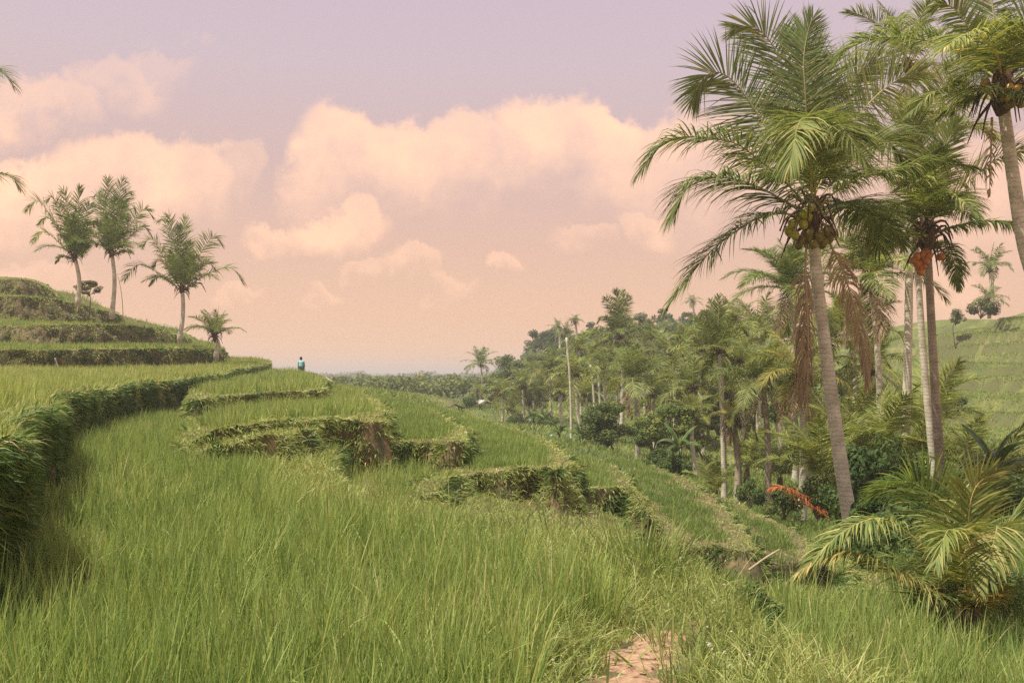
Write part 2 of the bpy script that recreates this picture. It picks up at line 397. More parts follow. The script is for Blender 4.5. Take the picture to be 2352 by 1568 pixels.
slab('notch', [(w, -3.6, 13, -2.05), (w, -1.9, 12.8, -2.05), (w, -1.1, 14, -2.05), (w, -1.2, 17, -2.0), (w, -1.5, 20, -2.0), (w, -1.3, 23, -2), (w, -4, 23, -2), (w, -4.2, 18, -2)], 1.5, 0.28, 0.5)
slab('hollow', [(w, -1.5, 12.0, -2.15), (w, 0, 10.5, -2.25), (w, 1.0, 8.8, -2.35), (w, 1.5, 9.6, -2.5), (w, 1.8, 13, -2.75), (w, 2.2, 17, -3.0), (w, 2.5, 19.3, -3.15), (w, 2.1, 20.0, -3.1), (w, 1.2, 19, -2.55), (w, -0.8, 18.6, -2.3), (w, -1.5, 15.5, -2.1)], 1.2, 0.2, 1.0, kind='bank')
slab('fourth_centre', [(p, 1010, 1098, 17.8), (p, 1080, 1090, 18), (p, 1160, 1082, 18.3), (p, 1240, 1074, 18.5), (p, 1290, 1080, 18.2), (p, 1315, 1058, 21), (p, 1282, 1032, 26.5), (p, 1215, 996, 36), (p, 1100, 962, 48), (p, 1010, 934, 64), (p, 950, 928, 64), (p, 1030, 985, 32), (p, 1040, 1030, 24)], 1.5, 0.19, 0.7)
slab('fifth_centre', [(p, 1262, 1134, 20), (p, 1340, 1128, 20.6), (p, 1432, 1124, 21), (p, 1492, 1192, 19.6), (p, 1480, 1160, 22.5), (p, 1440, 1105, 27.5), (p, 1402, 1066, 32), (p, 1340, 1052, 33), (p, 1270, 1050, 29), (p, 1245, 1095, 23)], 1.6, 0.18, 0.6)
slab('dark_field', [(p, 1500, 1215, 24), (p, 1560, 1252, 21.9), (p, 1640, 1256, 21.7), (p, 1718, 1260, 21.3), (p, 1708, 1220, 24), (p, 1662, 1170, 27.6), (p, 1600, 1112, 33.6), (p, 1525, 1084, 38.5), (p, 1400, 1078, 40), (p, 1405, 1110, 34), (p, 1460, 1160, 28)], 1.3, 0.17, 0.8)
slab('strip', [(p, 1720, 1300, 22.3), (p, 1790, 1318, 21.8), (p, 1866, 1310, 22.1), (p, 1872, 1270, 24.3), (p, 1832, 1222, 27.6), (p, 1776, 1192, 30.2), (p, 1660, 1140, 36), (p, 1620, 1150, 34), (p, 1680, 1210, 28)], 1.2, 0.18, 0.7)
slab('last_strip', [(p, 1850, 1330, 22.4), (p, 1905, 1306, 24.4), (p, 1950, 1254, 28.5), (p, 1905, 1206, 32.5), (p, 1805, 1190, 34.5), (p, 1705, 1160, 38), (p, 1680, 1170, 36), (p, 1790, 1240, 29)], 1.2, 0.2, 0.4)
slab('lens', [(p, 1360, 1064, 45), (p, 1440, 1086, 41), (p, 1526, 1085, 41.3), (p, 1502, 1071, 44.5), (p, 1450, 1059, 47.5), (p, 1390, 1052, 49)], 1.0, 0.25, 0.8)
slab('right_near', [(w, 1.2, 0.5, -2.15), (w, 1.3, 9.9, -2.3), (w, 2.1, 9.7, -2.32), (w, 2.8, 9.3, -2.32), (w, 3.3, 8.6, -2.3), (w, 3.62, 7.3, -2.3), (w, 4.3, 6.7, -2.3), (w, 7, 6.2, -2.3), (w, 12, 5.5, -2.3), (w, 12, 0.5, -2.2)], 1.6, 0.345, 0.35)
slab('shade_field', [(w, 4.6, 8.2, -3.15), (w, 5.2, 12.5, -3.2), (w, 6.6, 17, -3.3), (w, 12, 19, -3.3), (w, 22, 18, -3.3), (w, 22, 6, -3.2), (w, 8, 6.5, -3.15)], 1.5, 0.42, 0.3)


def build_slab(s):
    out = s['out']; n = len(out); geo = Geo()
    # top, with inner points
    sx = max(0.35, math.sqrt(max(1e-3, np.ptp(out[:, 0]) * np.ptp(out[:, 1]))) / 45)
    X, Y = np.meshgrid(np.arange(out[:, 0].min(), out[:, 0].max(), sx), np.arange(out[:, 1].min(), out[:, 1].max(), sx))
    X = X.ravel() + RNG.normal(size=X.size) * sx * 0.15; Y = Y.ravel() + RNG.normal(size=Y.size) * sx * 0.15
    k = inside(out, X, Y); X, Y = X[k], Y[k]; k = edge_dist(s, X, Y) > sx * 0.6; X, Y = X[k], Y[k]
    Z = top_z(s, X, Y)
    pts = np.vstack([out, np.stack([X, Y, Z], -1)]) if len(X) else out
    r = delaunay_2d_cdt([Vector((q[0], q[1])) for q in pts], [], [list(range(n))], 1, 1e-5)
    vv = np.zeros((len(r[0]), 3)); orig = r[3]
    for i, v in enumerate(r[0]):
        vv[i, :2] = v; vv[i, 2] = pts[orig[i][0], 2] if orig[i] else top_z(s, np.array([v[0]]), np.array([v[1]]))[0]
    tris = [f for f in r[2] if len(f) == 3]
    geo.add(vv, tris)
    # walls
    nx = np.roll(out, -1, 0) - np.roll(out, 1, 0)
    nrm = unit(np.stack([nx[:, 1], -nx[:, 0], np.zeros(n)], -1)); s['nrm'] = nrm
    R = 7; rowsv = [out]
    for k in range(1, R):
        f = k / (R - 1); q = out.copy(); q[:, 2] -= s['drop'] * f
        for i in range(n):
            nz = noise.noise(Vector((q[i, 0] * 1.3, q[i, 1] * 1.3, q[i, 2] * 1.3))) * 0.34 + noise.noise(Vector((q[i, 0] * 4, q[i, 1] * 4, q[i, 2] * 4))) * 0.16
            q[i] += nrm[i] * (dict(upper=0.02, third=0.3, fourth=1.1, fifth=1.2, summit=1.2).get(s['name'], 0.45) * f + nz * min(1, f * 3) * min(1, s['drop']) * (0.35 if s['name'] == 'upper' else 1.8 if s['name'] in ('fourth', 'fifth', 'summit', 'third') else 1.0))
        rowsv.append(q)
    s['wall'] = np.array(rowsv)
    i = np.arange(n); j = (i + 1) % n; t = []
    for k in range(R - 1):
        a = k * n
        t += [np.stack([a + j, a + i, a + n + i], -1), np.stack([a + j, a + n + i, a + n + j], -1)]
    geo.add(np.concatenate(rowsv), np.concatenate(t))
    o = link('terrace', geo.mesh('terrace', M['mud']))
    tag(o, kind='structure')


for s in SLABS: build_slab(s)


def ground_z(x, y):
    """Top of the land (base or highest terrace) at each point."""
    x = np.atleast_1d(np.asarray(x, float)); y = np.atleast_1d(np.asarray(y, float))
    z = base_z(x, y)
    for s in SLABS:
        k = np.nonzero(inside(s['out'], x, y))[0]
        if len(k): z[k] = np.maximum(z[k], top_z(s, x[k], y[k]))
    return z


def exposed(x, y, z, own):
    keep = np.ones(len(x), bool)
    for s in SLABS:
        if s is own: continue
        k = np.nonzero(keep & inside(s['out'], x, y))[0]
        if len(k):
            keep[k[top_z(s, x[k], y[k]) > z[k] + 0.02]] = False
    k = np.nonzero(keep)[0]
    keep[k[base_z(x[k], y[k]) > z[k] + 0.1]] = False
    return keep


def framed(x, y, mx=1.25, my=0.3):
    return (np.abs(x) < (y + 1.5) * 0.5627 * mx + my) & (y > 0.8)


# the bare footpath on the near bund
pc = catmull([(0.42, 1.5), (0.46, 3.2), (0.60, 4.6), (0.70, 5.0), (0.88, 5.35), (1.02, 5.6)], 26)
pw = np.interp(np.linspace(0, 1, 26), [0, .55, .8, 1], [0.29, 0.23, 0.20, 0.12])
PATH_C, PATH_W = pc, pw
gp = Geo(); T = unit(np.gradient(pc, axis=0)); S = np.stack([T[:, 1], -T[:, 0]], -1)
rows = []
for k in range(-4, 5):
    off = pw * (k / 4) * 1.35
    q = pc + S * (off + (0.05 * np.sin(np.arange(26) * 1.7 + k) if abs(k) == 4 else 0))[:, None] if False else pc + S * off[:, None]
    zz = top_z(SLABS[0], q[:, 0], q[:, 1]) + 0.012 * (1 - (k / 4) ** 2) - 0.006 * abs(k) + 0.006
    zz += np.array([0.025 * noise.noise(Vector((a * 6, b * 6, 3))) + 0.02 * noise.noise(Vector((a * 22, b * 22, 3))) for a, b in q])
    rows.append(np.column_stack([q, zz]))
V = np.array(rows); a = (np.arange(8)[:, None] * 26 + np.arange(25)[None]).ravel()
gp.add(V.reshape(-1, 3), np.concatenate([np.stack([a, a + 1, a + 27], -1), np.stack([a, a + 27, a + 26], -1)]))
for _ in range(420):
    i = RNG.integers(2, 25); o = RNG.uniform(-1.15, 1.15); q = pc[i] + S[i] * pw[i] * o + RNG.normal(size=2) * 0.03; r_ = 0.004 + 0.02 * RNG.random() ** 3
    zc = float(top_z(SLABS[0], q[:1], q[1:])[0]) + 0.012 - 0.02 * abs(o)
    b_ = unit(RNG.normal(size=(6, 3))); th = np.array([(0, 1, 2), (0, 2, 3), (0, 3, 4), (0, 4, 1), (5, 2, 1), (5, 3, 2), (5, 4, 3), (5, 1, 4)])
    o8 = np.array([(0, 0, .7), (1, 0, 0), (0, 1, 0), (-1, 0, 0), (0, -1, 0), (0, 0, -.7)]) * r_ * RNG.uniform(.6, 1.3, (6, 1)) + b_ * r_ * 0.25
    gp.add(o8 + [q[0], q[1], zc], th)
tag(link('path', gp.mesh('path', M['path'], False)), kind='structure')


def path_dist(x, y):
    d = np.sqrt(((x[:, None] - pc[None, :, 0]) ** 2 + (y[:, None] - pc[None, :, 1]) ** 2))
    k = d.argmin(1)
    return d.min(1) / pw[k]


# ---------------------------------------------------------------- grass and rice
rice, bank, fern, weeds = Geo(), Geo(), Geo(), Geo()
counts = {}


def dens(Y, d0, pw_=1.25, y0=5.0):
    return d0 * (y0 / np.maximum(Y, y0)) ** pw_


def scatter(s, d0, pw_):
    out = s['out']; x0, x1, y0, y1 = out[:, 0].min(), out[:, 0].max(), max(1.0, out[:, 1].min()), out[:, 1].max()
    edges = [e for e in (1, 4, 5.5, 7, 9, 12, 16, 22, 30, 42, 60, 95) if y0 < e < y1]
    edges = [y0] + edges + [y1]; xs, ys = [], []
    for a, b in zip(edges[:-1], edges[1:]):
        xa, xb = max(x0, -(b + 1.5) * 0.71 - 0.3), min(x1, (b + 1.5) * 0.71 + 0.3)
        if xb <= xa: continue
        n = int((xb - xa) * (b - a) * dens(a, d0, pw_))
        xs.append(RNG.uniform(xa, xb, n)); yy = RNG.uniform(a, b, n); ys.append(yy)
        k = RNG.random(n) < dens(yy, d0, pw_) / dens(a, d0, pw_)
        xs[-1], ys[-1] = xs[-1][k], ys[-1][k]
    if not xs: return np.zeros(0), np.zeros(0)
    x, y = np.concatenate(xs), np.concatenate(ys)
    k = framed(x, y) & inside(out, x, y)
    return x[k], y[k]


def fbm(x, y, f):
    return np.sin(x * f + 1.3 * np.sin(y * f * 0.7 + 2)) * 0.5 + np.sin(y * f * 1.3 + 1.7 * np.sin(x * f * 0.9)) * 0.5


for si, s in enumerate(SLABS):
    near = s['name'] in ('lower', 'right_near', 'shade_field')
    # --- rice in hills (tufts) of blades
    if s['kind'] != 'bank':
        dk = s['name'] in ('dark_field', 'strip', 'last_strip', 'fourth_centre', 'fifth_centre', 'third_centre', 'lens')
        x, y = scatter(s, 95 if near else 150 if dk else 70, 1.0)
        z = top_z(s, x, y); k = exposed(x, y, z, s); x, y, z = x[k], y[k], z[k]
        e = edge_dist(s, x, y)
        if s['name'] == 'lower':
            lim = np.where((x > -4.2 + 0.0 * y) & (y < 30), s['edge'] + 0.2 * fbm(x, y, 2.2), 0.12)
            # the left side stops against the upper terrace wall (covered there anyway)
        else:
            lim = s['edge'] * (0.8 + (0.1 if dk else 0.35) * fbm(x, y, 1.1))
            if s['name'] == 'right_near': lim = np.where(x > 1.75 + 0.43 * np.maximum(y - 6.9, -1) + 0.15 * fbm(x, y, 3), 0.1, 9)
        k = (e > lim) & (path_dist(x, y) > 1.9); x, y, z = x[k], y[k], z[k]
        nb = np.clip(20 * (6 / np.maximum(y, 6)) ** 0.25, 10, 20).astype(int)
        gap = (fbm(x, y, 4.1) + 0.5 * fbm(x + 3, y, 9.0)) < -1.12
        nb[gap] = 3
        idx = np.repeat(np.arange(len(x)), nb)
        n = len(idx); Y = y[idx]
        spread = 0.027 + 0.0025 * np.maximum(Y - 6, 0)
        px = x[idx] + RNG.normal(size=n) * spread; py = y[idx] + RNG.normal(size=n) * spread
        yaw = np.arctan2(py - y[idx], px - x[idx]) + RNG.normal(size=n) * 0.5
        hill_h = s['rice'] * (1 + 0.2 * RNG.normal(size=len(x)) + 0.16 * fbm(x, y, 1.6))
        L = hill_h[idx] * RNG.uniform(0.65, 1.25, n) * 1.12
        lean = np.abs(RNG.normal(size=n)) * 0.27 + 0.06
        d = np.stack([np.cos(yaw) * lean + 0.04, np.sin(yaw) * lean - 0.02, np.ones(n)], -1)
        wd = 0.0072 * np.maximum(1, Y / 6.0) ** 0.62 * RNG.uniform(0.6, 1.4, n)
        tone_h = np.clip(0.42 + 0.16 * RNG.normal(size=len(x)), 0, 0.85)
        tone = np.clip(tone_h[idx] + 0.2 * RNG.normal(size=n), 0, 0.95)
        if s['kind'] == 'mixed': tone = np.clip(tone + 0.22, 0, 0.95)
        if s['name'] in ('dark_field', 'strip', 'last_strip', 'shade_field'): tone = np.clip(tone * 0.6 - 0.10, 0, .9)  # shade_field: the palms' shade is put into the rice tone
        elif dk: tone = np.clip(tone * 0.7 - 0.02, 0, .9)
        dead = RNG.random(n) < 0.018; tone[dead] = RNG.uniform(0.95, 1, dead.sum())
        bend = np.where(RNG.random(n) < 0.16, RNG.uniform(0.7, 1.6, n), RNG.uniform(0.05, 0.45, n)) * (0.4 + lean * 2)
        pos = np.stack([px, py, z[idx] - 0.02], -1)
        a = Y < 13
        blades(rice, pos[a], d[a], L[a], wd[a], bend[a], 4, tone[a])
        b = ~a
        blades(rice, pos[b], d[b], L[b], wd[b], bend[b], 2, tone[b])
    # --- grass on the bund tops
    x, y = scatter(s, 2600 if near else 1700, 1.3)
    z = top_z(s, x, y); k = exposed(x, y, z, s); x, y, z = x[k], y[k], z[k]
    e = edge_dist(s, x, y)
    lim = s['edge'] * (1.0 + 0.3 * fbm(x, y, 1.7)) + 0.1
    if s['kind'] == 'mixed': keep = (e < lim) | (RNG.random(len(x)) < 0.55)
    elif s['kind'] == 'bank': keep = np.ones(len(x), bool)
    else: keep = e < lim
    if s['name'] == 'lower': keep |= path_dist(x, y) < 3.6
    if s['name'] == 'right_near': keep |= x < 1.95 + 0.43 * np.maximum(y - 6.9, -1)
    pdn = path_dist(x, y); keep &= (pdn > 1.05 + 0.35 * fbm(x, y, 9)) | ((RNG.random(len(x)) < 0.035) & (pdn > 0.3))
    if s['name'] == 'lower': keep &= ~((x < -4.2) & (y < 40))
    x, y, z, pdn = x[keep], y[keep], z[keep], pdn[keep]; n = len(x)
    yaw = RNG.uniform(0, 2 * math.pi, n); lean = RNG.uniform(0.15, 1.1, n)
    d = np.stack([np.cos(yaw) * lean, np.sin(yaw) * lean, np.ones(n)], -1)
    weedy = s['name'] == 'lower' or s['name'] == 'right_near'
    L = RNG.uniform(0.07, 0.20, n) * (1.0 if not weedy else 1.35) * (1.0 if not weedy else 1.1 + 0.5 * fbm(x, y, 1.3))
    if s['kind'] == 'mixed': L *= 1.25
    L *= np.clip(0.3 + 0.3 * pdn, 0.3, 1)
    if not (weedy or s['kind'] != 'rice'): L *= 0.6
    wd = 0.0065 * np.maximum(1, y / 6.0) ** 0.8 * RNG.uniform(0.7, 1.5, n)
    tone = np.clip((0.45 if weedy or s['kind'] != 'rice' else 0.55) + 0.22 * RNG.normal(size=n) + 0.12 * fbm(x, y, 2.5), 0, 0.98)
    if weedy: tone = np.clip(tone + 0.02, 0, 1)
    blades(bank, np.stack([x, y, z - 0.02], -1), d, L, wd, RNG.uniform(0.4, 1.8, n), 3 if near else 2, tone)
    # --- plants on the wall face, and grass hanging over its top edge
    wall, nrm = s['wall'], s['nrm']; R, m, _ = wall.shape
    seg = np.linalg.norm(np.roll(s['out'], -1, 0) - s['out'], axis=1)
    mid = s['out']; Yw = mid[:, 1]
    facing = (-(mid[:, 0] * nrm[:, 0] + mid[:, 1] * nrm[:, 1]) / np.linalg.norm(mid[:, :2], axis=1)) > -0.35
    vis = framed(mid[:, 0], mid[:, 1], 1.2, 0.5) & facing
    lam = seg * s['drop'] * dens(Yw, 2600, 1.2) * vis * s['wallg']
    cnt = RNG.poisson(lam); ii_ = np.repeat(np.arange(m), cnt); n = len(ii_)
    f = RNG.random(n) ** 1.25 * (R - 1.001); k = f.astype(int); fr = (f - k)[:, None]
    jj = (ii_ + 1) % m; u = RNG.random(n)[:, None]
    pos = (wall[k, ii_] * (1 - fr) + wall[k + 1, ii_] * fr) * (1 - u) + (wall[k, jj] * (1 - fr) + wall[k + 1, jj] * fr) * u
    k2 = exposed(pos[:, 0] + nrm[ii_, 0] * 0.12, pos[:, 1] + nrm[ii_, 1] * 0.12, pos[:, 2], s)
    pos, ii_ = pos[k2], ii_[k2]; n = len(pos)
    patch = np.array([noise.noise(Vector((q[0] * 1.1, q[1] * 1.1, q[2] * 1.5))) for q in pos]) if n else np.zeros(0)
    k3 = (RNG.random(n) < 0.25) | (np.array([noise.noise(Vector((q[0] * 1.7 + 9, q[1] * 1.7, q[2] * 2.2))) for q in pos]) > -0.22) if n else np.zeros(0, bool)
    pos, ii_, patch = pos[k3], ii_[k3], patch[k3]; n = len(pos)
    d = nrm[ii_] * RNG.uniform(0.4, 1, n)[:, None] + RNG.normal(size=(n, 3)) * 0.45; d[:, 2] += RNG.uniform(-0.5, 0.5, n)
    L = RNG.uniform(0.08, 0.24, n) * np.where(pos[:, 1] > 12, 1.2, 1); wd = 0.010 * np.maximum(1, pos[:, 1] / 6) ** 0.75 * RNG.uniform(0.7, 1.7, n)
    is_bank = (patch > 0.06) & (s['drop'] > 0) & (s['name'] not in ('lower', 'upper') or True)
    if s['name'] == 'upper': is_bank = (patch > 0.24) & (pos[:, 1] > 14)
    elif s['name'] in ('third',): is_bank = patch > 0.0
    elif s['name'] in ('fourth', 'fifth', 'summit'): is_bank = patch > -0.22
    else: is_bank = patch > -0.12
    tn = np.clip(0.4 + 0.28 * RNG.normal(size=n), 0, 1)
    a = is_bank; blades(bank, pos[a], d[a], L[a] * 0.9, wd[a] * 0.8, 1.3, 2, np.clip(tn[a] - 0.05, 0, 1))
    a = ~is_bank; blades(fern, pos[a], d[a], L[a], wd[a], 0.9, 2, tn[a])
    # overhang
    lam = seg * dens(Yw, 210 if s['name'] == 'upper' else 200, 0.85) * vis
    cnt = RNG.poisson(lam); ii_ = np.repeat(np.arange(m), cnt); n = len(ii_); jj = (ii_ + 1) % m; u = RNG.random(n)[:, None]
    pos = s['out'][ii_] * (1 - u) + s['out'][jj] * u - nrm[ii_] * RNG.uniform(-0.03, 0.22, n)[:, None]; pos[:, 2] -= 0.02
    k2 = exposed(pos[:, 0] + nrm[ii_, 0] * 0.2, pos[:, 1] + nrm[ii_, 1] * 0.2, pos[:, 2], s) & (path_dist(pos[:, 0], pos[:, 1]) > 1.3)
    pos, ii_ = pos[k2], ii_[k2]; n = len(pos)
    clump = np.array([0.5 + 1.5 * (noise.noise(Vector((q[0] * 1.4, q[1] * 1.4, 2))) + 0.2) for q in pos]) if n else np.zeros(0)
    d = nrm[ii_] * RNG.uniform(0.3, 1.0, n)[:, None] + RNG.normal(size=(n, 3)) * 0.3; d[:, 2] += RNG.uniform(0.25, 0.8, n)
    L = RNG.uniform(0.16, 0.46, n) * np.clip(clump, 0.35, 1.3) * (np.where(pos[:, 1] < 10, 0.5, 0.62) if s['name'] == 'upper' else 0.5); wd = 0.007 * np.maximum(1, pos[:, 1] / 6) ** 0.8 * RNG.uniform(0.7, 1.5, n)
    blades(bank, pos, d, L, wd, RNG.uniform(1.2, 2.6, n), 3, np.clip(0.55 + 0.2 * RNG.normal(size=n), 0, 1))

# --- tall weeds and clumps on the near bund
def weed_clump(cx, cy, n, h, rad, wd=0.010, base=None, toned=0.22):
    x = cx + RNG.normal(size=n) * rad; y = cy + RNG.normal(size=n) * rad
    z = ground_z(x, y) - 0.02
    yaw = np.arctan2(y - cy, x - cx) + RNG.normal(size=n) * 0.6; lean = np.abs(RNG.normal(size=n)) * 0.4 + 0.05
    d = np.stack([np.cos(yaw) * lean, np.sin(yaw) * lean, np.ones(n)], -1)
    blades(weeds, np.stack([x, y, z], -1), d, h * RNG.uniform(0.5, 1.15, n), wd * RNG.uniform(0.6, 1.3, n), RNG.uniform(0.2, 1.5, n), 4, np.clip(toned + 0.25 * RNG.normal(size=n), 0, 1))

for _ in range(200):
    t = RNG.random(); q = catmull(np.array([(1.1, 2.5), (1.2, 5), (1.0, 6.6), (0.6, 7.7), (-0.2, 9), (-1.2, 10.5), (-2.7, 13)]), 40)[int(t * 39)]
    weed_clump(q[0] + RNG.normal() * 0.3, q[1] + RNG.normal() * 0.3, int(RNG.integers(8, 30)), RNG.uniform(0.14, 0.34), 0.06, 0.007, toned=RNG.uniform(0.12, 0.5))
for cx, cy, n, h in [(1.0, 6.95, 170, 0.6), (.92, 7.3, 80, 0.5), (1.15, 6.7, 60, 0.4), (0.1, 8.9, 50, 0.5), (0.4, 8.5, 50, 0.5), (-1.5, 11.2, 50, 0.5), (-2.5, 13.1, 60, 0.55), (0.9, 4.9, 12, 0.45), (0.35, 4.9, 60, 0.25), (1.3, 5.5, 60, 0.35)]:
    weed_clump(cx, cy, n, h, 0.12, 0.011)
weed_clump(5.45, 20.7, 260, .42, .35, .022, toned=.45); weed_clump(4.6, 20.9, 200, .4, .4, .022, toned=.45); weed_clump(6.2, 21.0, 160, .4, .35, .022, toned=.4)
# long dry stalks standing over the bunds
n = 130
t = RNG.random(n); qq = catmull(np.array([(1.1, 3), (1.3, 5.5), (1.2, 6.8), (0.6, 8.0), (-0.2, 9.4), (-1.2, 10.8), (-2.8, 13.3)]), 200)[(t * 199).astype(int)]
x = qq[:, 0] + RNG.normal(size=n) * 0.4; y = qq[:, 1] + RNG.normal(size=n) * 0.4; z = ground_z(x, y)
yaw = RNG.uniform(0, 6.28, n); le = np.abs(RNG.normal(size=n)) * 0.6
blades(weeds, np.stack([x, y, z], -1), np.stack([np.cos(yaw) * le, np.sin(yaw) * le, np.ones(n)], -1), RNG.uniform(0.22, 0.5, n), 0.006, RNG.uniform(0.6, 2.4, n), 4, RNG.uniform(0.6, 1, n))

# --- rough grass on the valley land and the far slope
far = Geo()
def land_grass(x0, x1, y0, y1, n, h, wd, tone0):
    x = RNG.uniform(x0, x1, n); y = RNG.uniform(y0, y1, n); k = framed(x, y); x, y = x[k], y[k]; z = base_z(x, y)
    ok = np.ones(len(x), bool)
    for s in SLABS:
        kk = np.nonzero(inside(s['out'], x, y))[0]; ok[kk[top_z(s, x[kk], y[kk]) > z[kk]]] = False
    x, y, z = x[ok], y[ok], z[ok]; m = len(x)
    yaw = RNG.uniform(0, 6.28, m); le = RNG.uniform(0.1, 0.9, m)
    blades(far, np.stack([x, y, z - 0.03], -1), np.stack([np.cos(yaw) * le, np.sin(yaw) * le, np.ones(m)], -1), h * RNG.uniform(0.5, 1.3, m), wd * RNG.uniform(0.6, 1.4, m), 0.7, 2,
           np.clip(tone0 + 0.2 * RNG.normal(size=m) + 0.12 * fbm(x, y, 0.5), 0, 0.97))
land_grass(-2, 14, 7, 30, 60000, 0.32, 0.02, 0.45)
land_grass(0, 36, 28, 60, 55000, 0.4, 0.045, 0.42)
land_grass(10, 75, 45, 125, 170000, 0.26, 0.06, 0.5)
land_grass(-20, 30, 60, 130, 40000, 0.45, 0.09, 0.5)
land_grass(-30, -2, 50, 85, 12000, 0.35, 0.06, 0.5)

tag(link('rice_plants', rice.mesh('rice_plants', M['rice'])), kind='stuff')
tag(link('bank_grass', bank.mesh('bank_grass', M['bank'])), kind='stuff')
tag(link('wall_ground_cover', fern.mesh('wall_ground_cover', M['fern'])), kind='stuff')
tag(link('weeds', weeds.mesh('weeds', M['bank'])), kind='stuff')
tag(link('valley_grass', far.mesh('valley_grass', M['rice'])), kind='stuff')
print('TRIS rice', sum(len(t) for t in rice.t), 'bank', sum(len(t) for t in bank.t), 'fern', sum(len(t) for t in fern.t), 'weeds', sum(len(t) for t in weeds.t), 'far', sum(len(t) for t in far.t))
# ---------------------------------------------------------------- palm fronds
def frond(geo, pts, nleaf, leafL, face=None, fw=0.0, droop=0.5, wid=0.04, seed=0, ragged=0.0, rr=0.022, t0=0.14, lift=0.25, bare=None, tone_shift=0.0, fold=1.0):
    """One feather leaf: midrib through pts, leaflets in two ranks that fold and sag."""
    r = np.random.default_rng(seed)
    n = 26; C = catmull(pts, n)
    seg = np.linalg.norm(np.diff(C, axis=0), axis=1); arc = np.concatenate([[0], np.cumsum(seg)]); arc /= arc[-1]
    T = unit(np.gradient(C, axis=0))
    geo.tube(C, np.linspace(rr, rr * 0.18, n), 4, 0.86, cap=False)
    t = np.linspace(t0, 0.995, nleaf)
    H = np.array([0, 1.0, 0]) if face is None else np.asarray(face, float)
    for sgn in (-1, 1):
        tt = np.clip(t + r.normal(size=nleaf) * 0.006, 0.05, 1)
        if ragged: tt = tt[r.random(nleaf) > ragged]
        m = len(tt)
        base = np.stack([np.interp(tt, arc, C[:, k]) for k in range(3)], -1)
        tan = unit(np.stack([np.interp(tt, arc, T[:, k]) for k in range(3)], -1))
        S = np.cross(tan, [0, 0, 1.0]) * (1 - fw) + np.cross(tan, H) * fw
        S = unit(S + 1e-4); Nn = np.cross(S, tan)
        Nn = np.where((Nn[:, 2:3] < 0) & (fw < 0.5), -Nn, Nn)
        cl_ = np.interp(tt, np.linspace(0, 1, 15), r.normal(size=15)) 
        ang = np.radians(np.interp(tt, [0, 0.3, 0.75, 1], [78, 66, 48, 18]) + r.normal(size=m) * 6 + cl_ * 7)
        lf = lift + r.normal(size=m) * 0.12 + 0.14 * np.interp(tt, np.linspace(0, 1, 12), r.normal(size=12))
        d = tan * np.cos(ang)[:, None] + (S * sgn * fold + Nn * lf[:, None] * fold) * np.sin(ang)[:, None]
        prof = np.interp(tt, [0.05, 0.16, 0.4, 0.7, 0.92, 1], [0.45, 0.72, 1.0, 0.9, 0.55, 0.32])
        L = leafL * prof * r.uniform(0.86, 1.1, m)
        g = droop * r.uniform(0.45, 1.7, m) * np.interp(tt, [0, 0.5, 1], [1.1, 1, 0.75])
        broke = r.random(m) < 0.06; g[broke] += 1.5
        # leaflet strips: wide plane lies in the frond's own plane
        d = unit(d); cur = base.copy(); rows = []; nseg = 4; pr = [0.55, 1.0, 0.85, 0.5]
        wv = unit(np.cross(d, Nn) + r.normal(size=(m, 3)) * 0.28)
        for k in range(nseg):
            h = wv * (wid * 0.5 * pr[k]); rows += [cur - h, cur + h]
            cur = cur + d * (L / nseg)[:, None]
            d = d.copy(); d[:, 2] -= g * (0.25 + 0.25 * k) / 1.6; d = unit(d)
        rows.append(cur)
        V = np.stack(rows, 1); q = 2 * nseg + 1; tr = []
        for k in range(nseg - 1):
            a = 2 * k; tr += [[a, a + 1, a + 3], [a, a + 3, a + 2]]
        tr.append([q - 3, q - 2, q - 1])
        tn = np.clip(0.42 + tone_shift + 0.2 * r.normal(size=m), 0, 1)
        tone = np.repeat(tn, q).reshape(m, q); tone[:, -1] += 0.18
        geo.add(V.reshape(-1, 3), (np.array(tr)[None] + (np.arange(m) * q)[:, None, None]).reshape(-1, 3), np.clip(tone, 0, 1).ravel())


def arc_pts(a0, a1, L=1.0, n=9, side=0.0, pw_=1.2):
    """Midrib in the XZ plane that leaves at elevation a0 and ends at a1 (degrees)."""
    p0 = np.zeros(3); out = [p0]
    for i in range(1, n):
        t = (i - 0.5) / (n - 1); a = math.radians(a0 + (a1 - a0) * t ** pw_)
        p0 = p0 + np.array([math.cos(a), side * t, math.sin(a)]) * L / (n - 1); out.append(p0)
    return np.array(out)


FR = {}
SPEC = {'spear': (86, 78, .10), 'up': (80, 42, .15), 'high': (66, 2, .22), 'mid': (46, -38, .38), 'low': (18, -58, .5), 'hang': (-18, -82, .5), 'dead': (-55, -89, .35)}
for key, (a0, a1, dr) in SPEC.items():
    FR[key] = []; FR[key + '_far'] = []
    for vnt in range(3):
        r = np.random.default_rng(40 + vnt * 7 + len(key))
        for far_ in (False, True):
            g = Geo()
            frond(g, arc_pts(a0 + r.normal() * 5, a1 + r.normal() * 8, 1, side=r.normal() * 0.10), 30 if far_ else 100, 0.32 if key not in ('spear',) else .10, face=(1, 0, 0.2), fw=0.75 if key in ('spear', 'up') else (0.35 if key == 'high' else 0.0),
                  droop=dr * 2.0, wid=0.024 if far_ else 0.0105, seed=vnt * 13 + len(key), ragged=0.35 if key == 'dead' else 0.05 + 0.05 * vnt, fold=.4 if key == 'dead' else 1, rr=0.008, lift=0.3 if key in ('up', 'high') else 0.15)
            FR[key + ('_far' if far_ else '')].append(g.mesh('frond', M['frond_dry'] if key == 'dead' else M['frond']))


